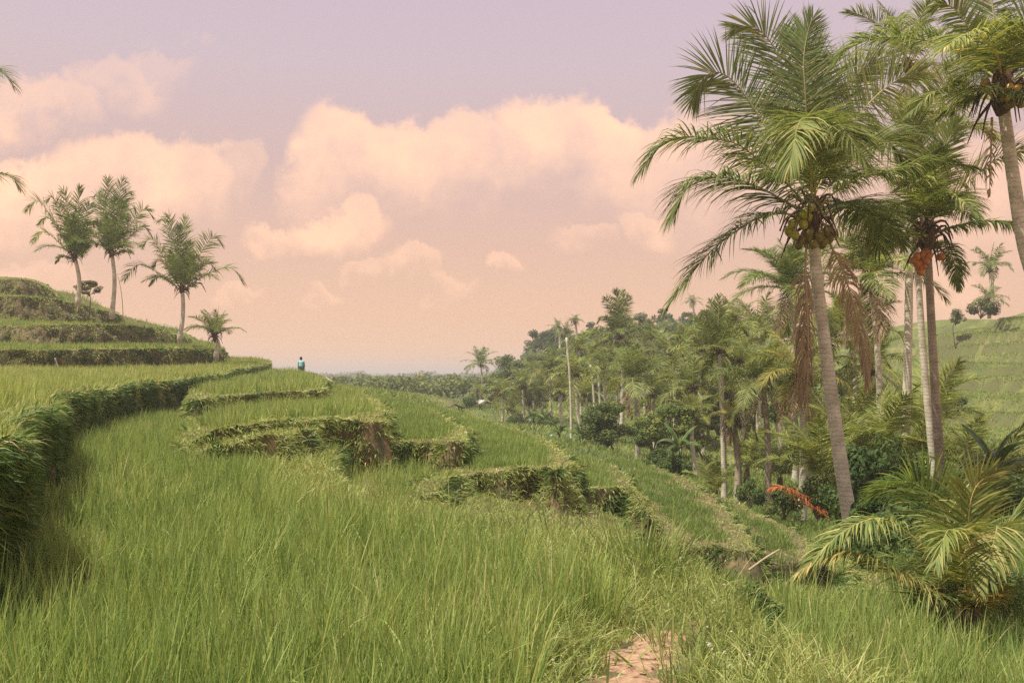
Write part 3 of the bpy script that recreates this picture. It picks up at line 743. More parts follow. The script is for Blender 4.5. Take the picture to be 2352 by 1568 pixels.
def trunk_mesh(base, top, r0, r1, bend, mat, seed=0, flare=1.3, n=22):
    """Tapered, slightly bent, swollen at the foot; in the palm's own space (base at the origin)."""
    r = np.random.default_rng(seed); t = np.linspace(0, 1, n)[:, None]
    d = np.asarray(top, float) - np.asarray(base, float)
    perp = unit(np.array([d[1] * 0.3 + 1e-3, -d[0], 0])) if False else np.array([1.0, 0.25, 0])
    C = d * t + perp * (bend * np.sin(t * math.pi)) + perp * (bend * 0.25 * np.sin(t * 7 + r.random() * 6) * t * (1 - t))
    C = np.vstack([[0, 0, -0.5], C]); tt = np.concatenate([[0], t[:, 0]])
    R = r0 + (r1 - r0) * tt; R = R * (1 + (flare - 1) * np.exp(-tt * d[2] / 0.5)) * (1 + 0.03 * np.sin(tt * 60))
    g = Geo(); g.tube(C, R, 10, 0.5); return g.mesh('trunk', mat, True), C


def ellipsoid(geo, c, r, seed=0, a=0.5, nu=10, nv=7):
    th = np.linspace(0, math.pi, nv); ph = np.arange(nu) / nu * 2 * math.pi
    V = np.stack([np.sin(th)[:, None] * np.cos(ph)[None], np.sin(th)[:, None] * np.sin(ph)[None], np.repeat(np.cos(th)[:, None], nu, 1)], -1) * np.asarray(r) + np.asarray(c)
    i = np.arange(nv - 1)[:, None] * nu; j = np.arange(nu)[None]; k = (j + 1) % nu
    geo.add(V.reshape(-1, 3), np.concatenate([np.stack([i + j, i + nu + j, i + nu + k], -1).reshape(-1, 3), np.stack([i + j, i + nu + k, i + k], -1).reshape(-1, 3)]), a)


def nut_mesh(mat):
    g = Geo(); ellipsoid(g, (0, 0, 0), (0.105, 0.10, 0.135), nu=12, nv=9)
    ellipsoid(g, (0, 0, 0.125), (0.035, 0.035, 0.02), nu=6, nv=4)
    return g.mesh('coconut', mat, True)


NUT_G, NUT_O = nut_mesh(M['coco_g']), nut_mesh(M['coco_o'])


def fibre_mesh(s=1.0, seed=0):
    """The brown boots, sheaths and spent flower stalks packed where the leaves join the trunk."""
    r = np.random.default_rng(seed); g = Geo()
    ellipsoid(g, (0, 0, -0.05), (0.19 * s, 0.19 * s, 0.42 * s))
    for _ in range(26):
        a = r.uniform(0, 6.28); o = np.array([math.cos(a), math.sin(a), 0]); e = r.uniform(-1.2, 0.9)
        p0 = o * 0.1 * s + [0, 0, r.uniform(-.25, .2) * s]
        p1 = p0 + (o * 0.28 + np.array([0, 0, 0.25 * e])) * s; p2 = p1 + (o * 0.16 + np.array([0, 0, -0.25 - 0.2 * r.random()])) * s
        g.tube(catmull([p0, p1, p2], 7), np.linspace(0.035, 0.008, 7) * s, 4, 0.5)
    return g.mesh('fibre', M['fibre'])


FIB = [fibre_mesh(1, k) for k in range(3)]


def crown_fronds(root, c, L, n, rng, far=False, dead=0, tint=(1, 1, 1), spread=1.0, lean=(0, 0), skirt=True, upr=1.0):
    for i in range(n):
        f = (i + 0.5) / n * abs(upr)
        key = 'spear' if i == 0 else 'up' if f < .2 else 'high' if f < .45 else 'mid' if f < .74 else 'low' if f < .92 or not skirt else 'hang'
        if upr < 0: key = 'spear' if i == 0 else 'up' if f < .42 else 'high' if f < .6 else 'mid'
        yaw = i * 2.39996 + rng.normal() * 0.22
        k = rng.uniform(0.75, 0.98) if key in ('up', 'spear') else rng.uniform(0.9, 1.1)
        v = rng.uniform(0.85, 1.1); yl = rng.uniform(0, 0.35) * (f > .7) + rng.uniform(-.05, .1)
        link('frond', FR[key + ('_far' if far else '')][int(rng.integers(3))], root, c, (rng.normal() * 0.10 + lean[0], rng.normal() * 0.07 + lean[1], yaw), (L * k, L * k * spread, L * k),
             (tint[0] * v * (1 + 0.7 * yl), tint[1] * v * (1 + 0.3 * yl), tint[2] * v, 1))
    for i in range(dead):
        link('dead_frond', FR['dead'][int(rng.integers(3))], root, c - np.array([0, 0, 0.15]), (rng.normal() * 0.12, rng.normal() * 0.12, rng.uniform(0, 6.28)), (L * .85, L * .7, L * .85), (1, 1, 1, 1))


def nuts(root, c, n, rng, mesh, spread=0.32, zo=-0.45, tints=((1, 1, 1),)):
    for i in range(n):
        a = rng.uniform(0, 6.28); q = spread * math.sqrt(rng.uniform(0.2, 1))
        t = tints[int(rng.integers(len(tints)))]; k = rng.uniform(0.85, 1.15)
        link('coconut', mesh, root, c + np.array([math.cos(a) * q, math.sin(a) * q, zo + rng.uniform(-0.24, 0.24)]), (rng.normal() * .5, rng.normal() * .5, rng.uniform(0, 6)), (k, k, k), (*t, 1))


def palm(label, crown, base, Y, rpx, n=18, far=None, group=None, dead=0, tint=(1, 1, 1), r0=0.17, r1=0.11, bend=0.15, nut=0, nutmesh=None, seed=0, dY=0, skirt=True, cat='palm tree', trunk='trunk', lean=(0, 0), spread=1.0, nut_tints=((1, 1, 1),), upr=1.0):
    rng = np.random.default_rng(seed + abs(int(crown[0]) * 7 + int(crown[1])))
    b = P(*base, Y); c = P(*crown, Y + dY)
    L = rpx / K * Y * 1.22
    root = thing('coconut_palm', label, cat, b, group)
    tm, C = trunk_mesh(b, c, r0, r1, bend, M[trunk], seed)
    link('trunk', tm, root)
    cl = c - b
    link('fibre', FIB[seed % 3], root, cl, scale=(r1 / .13,) * 3)
    far = (Y > 75) if far is None else far
    crown_fronds(root, cl, L, n, rng, far, dead, tint, spread, lean, skirt, upr)
    if nut: nuts(root, cl, nut, rng, nutmesh or NUT_G, spread=0.3, tints=nut_tints)
    return root


def bez_frond(root, uvd, Yc, b, width=None, fw=0.0, droop=0.6, nleaf=74, wid=0.042, seed=0, ragged=0.03, lift=0.2, name='frond', mat=None, tint=(1, 1, 1), leaf=0.27, rr=0.03, t0=0.16, label=None, tone_shift=0.0, fold=1.0):
    """A frond placed by hand: (column, row, metres nearer(-)/farther(+)) for points from the crown to the tip."""
    pts = np.array([P(u, v, Yc + d) for u, v, d in uvd]) - b
    L = np.linalg.norm(np.diff(pts, axis=0), axis=1).sum() * 1.22
    g = Geo(); frond(g, pts, nleaf, (width or leaf * L), None, fw, droop, wid, seed, ragged, rr, t0, lift, tone_shift=tone_shift, fold=fold)
    o = link(name, g.mesh(name, mat or M['frond']), root, color=(*tint, 1))
    if label: o['label'] = label
    return o


# ---------------------------------------------------------------- the big palm in front
Y1 = 22.0; b1 = P(1978, 1352, Y1)
big = thing('coconut_palm', 'biggest coconut palm with grey leaning trunk and heavy cluster of green coconuts', 'palm tree', b1)
tm, C = trunk_mesh(b1, P(1862, 500, Y1), 0.185, 0.125, -0.10, M['trunk'], 3, 1.25)
link('trunk', tm, big)
cc = P(1862, 490, Y1) - b1
link('fibre', FIB[0], big, cc, scale=(1.35, 1.35, 1.35))
for k, (pts, kw) in enumerate([
    ([(1860, 480, 0), (1800, 415, -.4), (1745, 370, -.7), (1690, 330, -.9), (1610, 315, -1), (1530, 325, -1.1), (1470, 395, -1.2)], dict(droop=.9, lift=.1, leaf=.22)),
    ([(1850, 490, 0), (1790, 455, -.8), (1730, 425, -1.2), (1660, 408, -1.5), (1590, 420, -1.6), (1545, 495, -1.7)], dict(droop=1.0, lift=.15, leaf=.30)),
    ([(1850, 505, 0), (1800, 490, -.4), (1745, 500, -.7), (1700, 525, -.8), (1635, 575, -.9), (1580, 640, -1), (1534, 705, -1)], dict(droop=.75, lift=.2, leaf=.22)),
    ([(1858, 450, 0), (1810, 372, .3), (1757, 290, .5), (1700, 205, .6), (1655, 168, .6), (1615, 180, .6), (1590, 235, .6)], dict(fw=.75, droop=.30, leaf=.25)),
    ([(1862, 440, 0), (1835, 330, .5), (1810, 215, .8), (1778, 112, .8), (1735, 65, .7), (1688, 66, .6)], dict(fw=.85, droop=.22, leaf=.24)),
    ([(1865, 440, 0), (1856, 330, -.4), (1850, 220, -.6), (1846, 135, -.5), (1856, 72, -.3), (1868, 40, -.2)], dict(fw=.9, droop=.12, leaf=.25)),
    ([(1866, 440, 0), (1880, 330, .6), (1882, 220, 1.0), (1866, 120, 1.1), (1830, 68, 1.2)], dict(fw=.9, droop=.15, leaf=.25)),
    ([(1868, 440, 0), (1905, 350, 1.4), (1930, 265, 2.2), (1955, 190, 2.6), (2010, 140, 2.8)], dict(fw=.7, droop=.3, leaf=.30, tint=(1.25, 1.15, 1.1))),
    ([(1870, 450, 0), (1930, 330, .8), (1985, 250, 1.4), (2050, 190, 1.8), (2115, 165, 2.0)], dict(fw=.7, droop=.45, leaf=.28, tint=(1.25, 1.15, 1.1))),
    ([(1866, 470, 0), (1862, 380, -.9), (1858, 300, -1.5), (1850, 272, -2.0), (1832, 290, -2.4), (1815, 380, -2.7)], dict(droop=1.1, lift=.1, leaf=.28, tint=(1.25, 1.15, 1.0))),  # front drooping fronds: sunlit brightness put into the tint
    ([(1870, 470, 0), (1880, 340, -.6), (1905, 285, -1.3), (1940, 300, -1.9), (1985, 370, -2.3)], dict(droop=.9, lift=.1, leaf=.30, tint=(1.2, 1.12, 1.0))),
    ([(1872, 485, 0), (1920, 440, -.3), (1985, 405, -.6), (2060, 390, -.8), (2150, 372, -.9), (2235, 385, -1)], dict(droop=1.0, lift=.1, leaf=.22, tint=(1.1, 1.08, 1))),
    ([(1870, 475, 0), (1925, 400, .8), (1990, 335, 1.3), (2045, 330, 1.6), (2090, 390, 1.8)], dict(droop=.8, lift=.1, leaf=.30, tint=(1.15, 1.1, 1))),
    ([(1874, 500, 0), (1930, 478, .6), (1985, 490, 1.0), (2040, 520, 1.3), (2075, 560, 1.4)], dict(droop=.9, lift=.1, leaf=.30)),
    ([(1872, 490, 0), (1915, 470, 1.2), (1960, 470, 2.0), (2000, 510, 2.6), (2020, 570, 2.9)], dict(droop=.9, lift=.1, leaf=.30)),
    ([(1865, 460, 0), (1862, 400, -.1), (1862, 340, -.1), (1866, 300, 0)], dict(fw=.9, droop=.1, leaf=.12)),
]):
    kw = dict(kw); bez_frond(big, pts, Y1, b1, seed=100 + k, nleaf=150, wid=.037, **kw)
bez_frond(big, [(1852, 560, -.2), (1848, 660, -.35), (1846, 760, -.4), (1842, 860, -.4), (1838, 925, -.4)], Y1, b1, fw=.9, droop=4.5, nleaf=76, seed=150, ragged=.2, name='dead_frond', mat=M['frond_dry'], leaf=.17, fold=.35, label='brown dead frond hanging straight down beside the trunk')
bez_frond(big, [(1850, 640, -.4), (1856, 760, -.5), (1855, 860, -.5), (1850, 960, -.5)], Y1, b1, fw=.9, droop=4.0, nleaf=34, seed=151, ragged=.5, name='dead_frond', mat=M['frond_dry'], leaf=.14, fold=.35)
bez_frond(big, [(1885, 520, .2), (1935, 620, .4), (1965, 720, .5), (1985, 800, .5), (1992, 880, .5)], Y1, b1, fw=.9, droop=4.0, nleaf=80, seed=152, ragged=.15, name='dead_frond', mat=M['frond_dry'], leaf=.17, fold=.35)
rr_ = np.random.default_rng(5)
for k in range(15):
    u, v = [(1820, 515), (1835, 500), (1812, 532), (1848, 490), (1858, 478), (1826, 540), (1845, 515), (1856, 497), (1838, 555), (1880, 545), (1900, 530), (1893, 555), (1868, 560), (1858, 535), (1905, 548)][k]
    t = (1.15, 1.15, .9) if k < 8 else (.6, .5, .5)
    link('coconut', NUT_G, big, P(u, v, Y1 - rr_.uniform(.15, .38)) - b1, (rr_.normal() * .4, rr_.normal() * .4, k), (1.05, 1.05, 1.05), (t[0] * 1.25, t[1] * 1.25, t[2], 1))
for k in range(8):
    a = rr_.uniform(0, 6.28); q = cc + np.array([math.cos(a) * .3, math.sin(a) * .3, -.55 - .2 * rr_.random()])
    link('coconut', NUT_G, big, q, (rr_.normal() * .4, 0, k), (1, 1, 1), (.6, .52, .5, 1))

# ---------------------------------------------------------------- the palm cut by the right edge
Y2 = 20.0; b2 = P(2440, 1330, Y2)
edgep = thing('coconut_palm', 'coconut palm at the right edge of the photo with yellow coconuts high in its crown', 'palm tree', b2)
g = Geo(); Ct = catmull(np.array([P(2440, 1330, Y2), P(2425, 1000, Y2), P(2395, 720, Y2), P(2352, 560, Y2), P(2326, 400, Y2), P(2305, 250, Y2)]) - b2, 30)
Ct = np.vstack([Ct[0] - [0, 0, .5], Ct]); g.tube(Ct, np.linspace(.19, .125, 31), 10); link('trunk', g.mesh('trunk', M['trunk'], True), edgep)
c2 = P(2302, 200, Y2) - b2
link('fibre', FIB[1], edgep, c2, scale=(1.3, 1.3, 1.5))
for k, (pts, kw) in enumerate([
    ([(2302, 190, 0), (2290, 100, .5), (2280, 20, .7), (2272, -50, .8), (2268, -110, .8)], dict(fw=.9, droop=.15, leaf=.26)),
    ([(2295, 185, 0), (2230, 140, .5), (2180, 112, .8), (2120, 92, 1), (2040, 86, 1.1), (1960, 105, 1.2), (1915, 150, 1.2)], dict(droop=.75, lift=.25, leaf=.22, tint=(1.1, 1.1, 1))),
    ([(2298, 185, 0), (2245, 100, -.2), (2205, 35, -.3), (2170, 10, -.3), (2140, 25, -.3)], dict(fw=.5, droop=.6, leaf=.20, ragged=.3)),
    ([(2300, 190, 0), (2290, 130, -.9), (2255, 88, -1.4), (2215, 80, -1.8), (2170, 110, -2.1)], dict(droop=.8, lift=.1, leaf=.28, tint=(1.35, 1.2, 1.05))),
    ([(2290, 205, 0), (2240, 205, -.5), (2190, 203, -.8), (2140, 215, -1), (2095, 255, -1.1)], dict(droop=.9, lift=.1, leaf=.26, tint=(1.2, 1.12, 1))),
    ([(2292, 215, 0), (2245, 215, .2), (2205, 240, .4), (2150, 275, .6)], dict(droop=.8, lift=.1, leaf=.32, tint=(1.2, 1.12, 1))),
    ([(2306, 185, 0), (2340, 90, .2), (2390, 20, .3), (2450, 0, .3), (2520, 40, .3)], dict(fw=.5, droop=.5, leaf=.26)),
    ([(2308, 195, 0), (2370, 165, -.4), (2440, 160, -.6), (2520, 190, -.7), (2580, 260, -.8)], dict(droop=.9, leaf=.24, tint=(1.1, 1.05, 1))),
    ([(2310, 205, 0), (2360, 220, -.8), (2410, 260, -1.2), (2450, 330, -1.4)], dict(droop=.9, leaf=.26)),
    ([(2300, 195, 0), (2280, 150, 1.2), (2240, 150, 2.0), (2200, 200, 2.6)], dict(droop=.8, leaf=.28)),
    ([(2304, 195, 0), (2330, 150, 1.2), (2370, 170, 2.0), (2410, 240, 2.6)], dict(droop=.8, leaf=.28)),
    ([(2306, 190, 0), (2318, 110, -.9), (2345, 60, -1.5), (2400, 60, -2.0)], dict(droop=.6, leaf=.26, tint=(1.25, 1.15, 1.05))),
]):
    bez_frond(edgep, pts, Y2, b2, seed=200 + k, nleaf=140, wid=.036, **kw)
for k, (u, v) in enumerate([(2318, 205), (2332, 218), (2312, 222), (2325, 228), (2270, 205), (2262, 192), (2335, 205), (2345, 238), (2352, 226), (2320, 240), (2300, 225)]):
    t = (1.9, 1.35, .8) if k < 4 or k == 6 else (1.0, .75, .5)
    link('coconut', NUT_G, edgep, P(u, v, Y2 - .3) - b2, (.3, .2 * k, k), (1, 1, 1), (*t, 1))
bez_frond(edgep, [(2278, 270, -.2), (2276, 340, -.2), (2274, 400, -.2), (2272, 450, -.2)], Y2, b2, fw=.9, droop=2, nleaf=20, leaf=.12, ragged=.4, name='dead_frond', mat=M['frond_dry'], seed=230)

# ---------------------------------------------------------------- the two crossing trunks with orange coconuts
Y5 = 26.0; b5 = P(2172, 1262, Y5)
twin = thing('coconut_palm', 'coconut palm with orange coconut cluster and shaded upper trunk, right of the biggest palm', 'palm tree', b5)
g = Geo(); Ct = catmull(np.array([P(2172, 1262, Y5), P(2160, 1080, Y5), P(2148, 900, Y5), P(2140, 760, Y5), P(2134, 640, Y5), P(2130, 550, Y5)]) - b5, 30)
Ct = np.vstack([Ct[0] - [0, 0, .5], Ct]); g.tube(Ct, np.linspace(.14, .095, 31) * (1 + .35 * np.exp(-np.linspace(0, 1, 31) * 14)), 10); link('trunk', g.mesh('trunk', M['trunk_d'], True), twin)  # darker bark puts the crown's shade into the trunk colour
c5 = P(2128, 530, Y5) - b5
link('fibre', FIB[2], twin, c5, scale=(1.3, 1.3, 1.5))
for k, (pts, kw) in enumerate([
    ([(2135, 545, 0), (2172, 525, -.3), (2215, 515, -.6), (2265, 508, -.8), (2320, 512, -.9), (2365, 530, -1)], dict(droop=1.2, lift=.0, leaf=.22)),
    ([(2128, 510, 0), (2118, 430, .4), (2108, 350, .6), (2100, 280, .6), (2092, 235, .5)], dict(fw=.85, droop=.2, leaf=.27, tint=(1.1, 1.1, 1))),
    ([(2130, 510, 0), (2152, 420, -.2), (2170, 345, -.4), (2200, 280, -.5)], dict(fw=.85, droop=.2, leaf=.28, tint=(1.15, 1.15, 1))),
    ([(2134, 515, 0), (2190, 450, .3), (2250, 395, .5), (2310, 355, .6), (2375, 345, .7)], dict(fw=.35, droop=.6, leaf=.24, tint=(1.25, 1.15, 1.05))),
    ([(2120, 530, 0), (2080, 500, -.2), (2030, 485, -.4), (1985, 488, -.5), (1945, 510, -.5)], dict(droop=.9, leaf=.26)),
    ([(2120, 545, 0), (2070, 540, -.5), (2015, 548, -.8), (1965, 575, -.9), (1935, 610, -1)], dict(droop=.9, leaf=.27, tint=(1.3, 1.15, 1.0))),  # raised tint paints this frond as sunlit
    ([(2125, 510, 0), (2075, 440, .3), (2030, 405, .5), (1980, 400, .6)], dict(droop=.7, leaf=.28)),
    ([(2132, 520, 0), (2165, 470, -1), (2200, 455, -1.6), (2240, 490, -2.1)], dict(droop=1, leaf=.30, tint=(1.15, 1.1, 1))),
    ([(2126, 515, 0), (2120, 455, -1), (2105, 420, -1.7), (2075, 430, -2.3)], dict(droop=1, leaf=.30, tint=(1.2, 1.12, 1))),
    ([(2130, 520, 0), (2150, 465, 1.2), (2190, 455, 2), (2230, 500, 2.7)], dict(droop=.9, leaf=.28)),
    ([(2124, 520, 0), (2090, 470, 1.2), (2050, 470, 2), (2010, 520, 2.7)], dict(droop=.9, leaf=.28)),
    ([(2135, 555, 0), (2165, 560, .6), (2190, 600, 1), (2200, 660, 1.2)], dict(droop=1.2, leaf=.22)),
    ([(2128, 520, 0), (2128, 440, -.6), (2140, 375, -1), (2165, 340, -1.4)], dict(fw=.6, droop=.4, leaf=.28)),
]):
    bez_frond(twin, pts, Y5, b5, seed=300 + k, nleaf=130, wid=.037, rr=.028, **kw)
for k, (u, v) in enumerate([(2105, 590), (2118, 585), (2112, 602), (2125, 598), (2106, 606), (2120, 612), (2132, 588), (2115, 625), (2110, 616), (2160, 590), (2098, 598), (2127, 578)]):
    link('coconut', NUT_O, twin, P(u, v, Y5 - .28 + .05 * (k % 3)) - b5, (.3, .2 * k, k), (1, 1, 1.0), (1, 1, 1, 1))

Y3 = 28.0
palm('pale coconut palm whose slim trunk runs along the left of the orange coconut palm', (2092, 330), (2160, 1225), Y3, 185, 12, far=False, tint=(1.35, 1.22, 1.15), r0=.115, r1=.085, bend=-.12, seed=31, group=None)
palm('tall coconut palm behind, crown showing between the biggest palm and the right edge palm', (2085, 150), (2075, 1120), 34, 150, 11, far=False, tint=(1.2, 1.12, 1.05), seed=32, dead=1)
palm('coconut palm with dark fruit heart just right of the biggest palm, thin pale trunk', (1998, 640), (2022, 1062), 36, 150, 17, far=False, tint=(1.15, 1.1, 1), seed=33, dead=2, r0=.14, r1=.1, nut=9, nut_tints=((.35, .3, .3),))
palm('coconut palm with broad crown just left of the biggest palm against the sky', (1812, 668), (1852, 1100), 45, 128, 20, far=False, seed=34, dead=1, tint=(.95, 1, .95))
palm('coconut palm with twisted brown fronds in front of the biggest palm and swollen trunk base', (1838, 860), (1840, 1208), 38, 105, 15, far=False, tint=(1.25, 1.05, .85), seed=35, dead=4, r0=.2, r1=.12)
slimp = palm('slim grey coconut palm with upright green crown standing beyond the dark rice field', (1652, 800), (1664, 1160), 45, 70, 5, far=False, seed=36, dead=1, r0=.15, r1=.11, bend=.05)
palm('coconut palm with a small drooping brown crown beside the slim grey palm', (1684, 962), (1692, 1172), 44, 52, 9, far=False, tint=(1.2, .95, .75), seed=37, dead=6, trunk='trunk_d', r0=.19, r1=.14)
palm('straight coconut palm with dense dark crown left of the rust red frond', (1752, 880), (1762, 1194), 42, 118, 18, far=False, seed=38, dead=3, trunk='trunk_d', r0=.17)
tallp = palm('tallest palm rising over the wooded hill, dark trunk and feathery crown', (1424, 770), (1428, 985), 80, 60, 5, far=False, seed=39, dead=1, upr=.9, r0=.2, r1=.15, tint=(.95, 1, 1))
palm('coconut palm with full round crown and pale bare trunk before the leafy dark tree', (1456, 872), (1464, 1062), 66, 92, 18, far=False, seed=40, dead=2, r0=.2, r1=.15)
palm('lone coconut palm against the pale sky left of the wooded hill', (1104, 838), (1107, 905), 140, 40, 15, seed=41, tint=(.9, 1, 1), skirt=False)
q1 = palm('left palm of the pair on the green skyline of the upper terraces', (172, 590), (180, 688), 62, 84, 7, far=False, seed=42, skirt=False, upr=-1, r0=.14, r1=.12, tint=(.95, 1, 1))
q2 = palm('right palm of the pair on the green skyline, straight dark crowned and tallest there', (257, 580), (258, 716), 62, 84, 7, far=False, seed=43, skirt=False, upr=-1, r0=.14, r1=.12, tint=(.9, .98, .95))
q3 = palm('palm with wide low side fronds on the terrace skyline right of the pair', (418, 662), (413, 772), 62, 80, 6, far=False, seed=44, upr=-1, r0=.14, r1=.125, skirt=False)
PENDING = [(q1, 'p1', (180, 688)), (q2, 'p2', (258, 716)), (q3, 'p3', (413, 772))]
palm('small young palm at the right end of the stepped skyline', (494, 772), (497, 812), 60, 64, 13, far=False, seed=45, upr=-1, r0=.14, r1=.12, skirt=False, cat='young palm')
def fan(root, start, Y, b, tips, seed, sag=.5, tint=(1, 1, 1)):
    r = np.random.default_rng(seed)
    for k, (u, v) in enumerate(tips):
        u0, v0 = start; du, dv = u - u0, v - v0; L = math.hypot(du, dv); dd = r.uniform(-1, 1) * .35 * L / K * Y
        hz = min(1, abs(du) / (L + 1))
        m1 = (u0 + du * .38, v0 + dv * .48 - L * .20 * hz, dd * .45); m2 = (u0 + du * .76, v0 + dv * .9 - L * .25 * hz - 4, dd * .85)
        vv = r.uniform(.85, 1.2)
        bez_frond(root, [(u0, v0, 0), m1, m2, (u, v, dd)], Y, b, fw=.55 * (1 - hz * .7), droop=sag * (.4 + hz), nleaf=64, wid=.05 * Y / 62, seed=seed * 31 + k, ragged=.1, lift=.2, leaf=.2, rr=.03, tint=(tint[0] * vv, tint[1] * vv, tint[2] * vv))


LEFT_FAN = {'p1': ((174, 598), [(62, 482), (76, 556), (108, 462), (140, 440), (186, 432), (214, 474), (128, 604), (222, 566), (216, 520), (150, 500), (90, 515), (185, 480)]),
            'p2': ((257, 588), [(214, 452), (246, 410), (286, 416), (302, 446), (352, 500), (350, 545), (222, 566), (300, 592), (212, 516), (262, 450), (232, 440), (290, 470), (192, 548)]),
            'p3': ((417, 668), [(366, 508), (382, 498), (427, 500), (410, 520), (326, 566), (286, 642), (510, 562), (563, 654), (458, 596), (352, 612), (472, 668), (440, 560), (345, 655), (495, 620)])}

lp = palm('palm mostly outside the left edge, only frond tips showing', (-118, 300), (-120, 700), 44, 80, 12, far=False, seed=46)
for k, pts in enumerate([[(-118, 300, 0), (-60, 205, 0), (-20, 165, 0), (8, 170, 0), (32, 200, 0)], [(-118, 310, 0), (-60, 380, 0), (-10, 398, 0), (25, 405, 0), (46, 432, 0)]]):
    bez_frond(lp, pts, 44, P(-120, 700, 44), seed=240 + k, droop=.9, nleaf=90)
for k, (q, key, bb) in enumerate(PENDING): fan(q, LEFT_FAN[key][0], 62, P(*bb, 62), LEFT_FAN[key][1], 50 + k, tint=(.95, 1, .95))
fan(tallp, (1424, 775), 80, P(1428, 985, 80), [(1385, 692), (1412, 668), (1432, 668), (1448, 684), (1372, 742), (1322, 800), (1500, 772), (1528, 812), (1352, 820), (1482, 838), (1400, 835), (1450, 845), (1360, 770), (1475, 740)], 60)
fan(slimp, (1650, 800), 45, P(1664, 1160, 45), [(1612, 722), (1630, 692), (1650, 680), (1668, 692), (1692, 734), (1560, 790), (1548, 830), (1722, 815), (1592, 850), (1706, 862), (1612, 868), (1670, 872), (1580, 745), (1716, 770)], 61)
palm('taller of two small palms on the far right hilltop', (2274, 615), (2277, 712), 112, 52, 13, seed=47, skirt=False, r0=.3, r1=.22)
palm('shorter of two small palms on the far right hilltop', (2270, 690), (2272, 722), 108, 42, 12, seed=48, skirt=False)

GROVE = 'coconut palms crowded in the valley grove'
for k, (c, b, Y, r, n_, dd, lab) in enumerate([
    ((1200, 888), (1206, 992), 98, 52, 15, 1, 'coconut palm with mid green crown near the left end of the valley grove, pale trunk'),
    ((1150, 902), (1153, 976), 104, 46, 15, 2, 'leftmost tall palm of the valley grove with ragged drooping crown'),
    ((1262, 850), (1268, 978), 96, 60, 16, 1, 'palm with high crown and thin white trunk left of the bare pole trunk'),
    ((1322, 862), (1340, 1010), 76, 62, 16, 1, 'yellow green palm right beside the bare pole trunk'),
    ((1385, 850), (1392, 1030), 84, 70, 15, 1, None), ((1240, 905), (1244, 985), 100, 42, 13, 1, None), ((1290, 900), (1292, 985), 95, 45, 13, 1, None),
    ((1500, 905), (1506, 1040), 72, 70, 15, 2, None), ((1545, 830), (1548, 1010), 76, 84, 16, 1, None), ((1590, 890), (1596, 1040), 62, 78, 15, 2, None), ((1610, 800), (1616, 1050), 70, 75, 15, 1, None),
    ((1700, 830), (1712, 1080), 62, 92, 16, 2, None), ((1780, 790), (1790, 1070), 58, 100, 16, 2, None), ((1740, 760), (1742, 1040), 72, 80, 15, 1, None), ((1900, 790), (1905, 1060), 50, 118, 16, 3, None), ((1960, 760), (1962, 1030), 58, 105, 15, 2, None),
    ((1690, 740), (1700, 1010), 82, 66, 14, 1, None), ((1225, 868), (1230, 975), 108, 44, 13, 1, None), ((1285, 858), (1290, 975), 105, 50, 13, 0, None), ((1345, 905), (1350, 1020), 88, 52, 13, 1, None), ((1415, 890), (1420, 1015), 90, 60, 14, 1, None), ((1375, 800), (1382, 960), 118, 50, 13, 0, None), ((1440, 815), (1446, 970), 112, 55, 13, 0, None), ((1525, 880), (1530, 1030), 80, 66, 14, 1, None), ((1565, 905), (1572, 1050), 72, 62, 14, 1, None), ((1625, 860), (1632, 1050), 76, 72, 14, 1, None), ((1670, 905), (1680, 1090), 62, 66, 13, 1, None), ((1735, 850), (1742, 1060), 70, 76, 14, 1, None), ((1215, 925), (1218, 988), 100, 38, 12, 0, None), ((1590, 790), (1594, 980), 95, 62, 13, 0, None),
    ((2000, 850), (2006, 1075), 46, 95, 14, 2, None), ((1820, 900), (1826, 1110), 48, 90, 14, 2, None), ((1590, 950), (1600, 1085), 58, 55, 12, 2, None), ((1175, 940), (1178, 985), 102, 34, 12, 0, None), ((1100, 900), (1102, 945), 130, 30, 12, 0, None), ((1330, 800), (1335, 960), 110, 50, 14, 0, None), ((1480, 790), (1484, 980), 105, 62, 14, 1, None),]):
    tt = 1 + 0.14 * math.sin(k * 2.4)
    palm(lab or 'green coconut palm crowded in the valley grove, crown overlapping its neighbours', c, b, Y, r, n_, far=(Y > 60), group=GROVE, dead=dd // 2, seed=50 + k, tint=(tt * 1.08, tt * 1.03, .95), r0=.17, r1=.12, bend=.2 * math.sin(k * 1.7))

# young palms of the undergrowth: fronds straight out of the ground
def young(label, base, Y, L, n, seed, tint=(1, 1, 1), group=None):
    rng = np.random.default_rng(seed); b = P(*base, Y)
    root = thing('young_palm', label, 'young palm', b, group)
    tm, _ = trunk_mesh((0, 0, 0), (0.05, 0, .55), .14, .1, 0, M['fibre'], seed, 1.3, 6); link('trunk', tm, root)
    for i in range(n):
        f = (i + .5) / n; key = 'up' if f < .35 else 'high' if f < .7 else 'mid'
        v = rng.uniform(.85, 1.15)
        link('frond', FR[key][int(rng.integers(3))], root, (0, 0, .4), (rng.normal() * .1, rng.normal() * .08, i * 2.4 + rng.normal() * .2), (L, L, L), (tint[0] * v, tint[1] * v, tint[2] * v, 1))
    return root

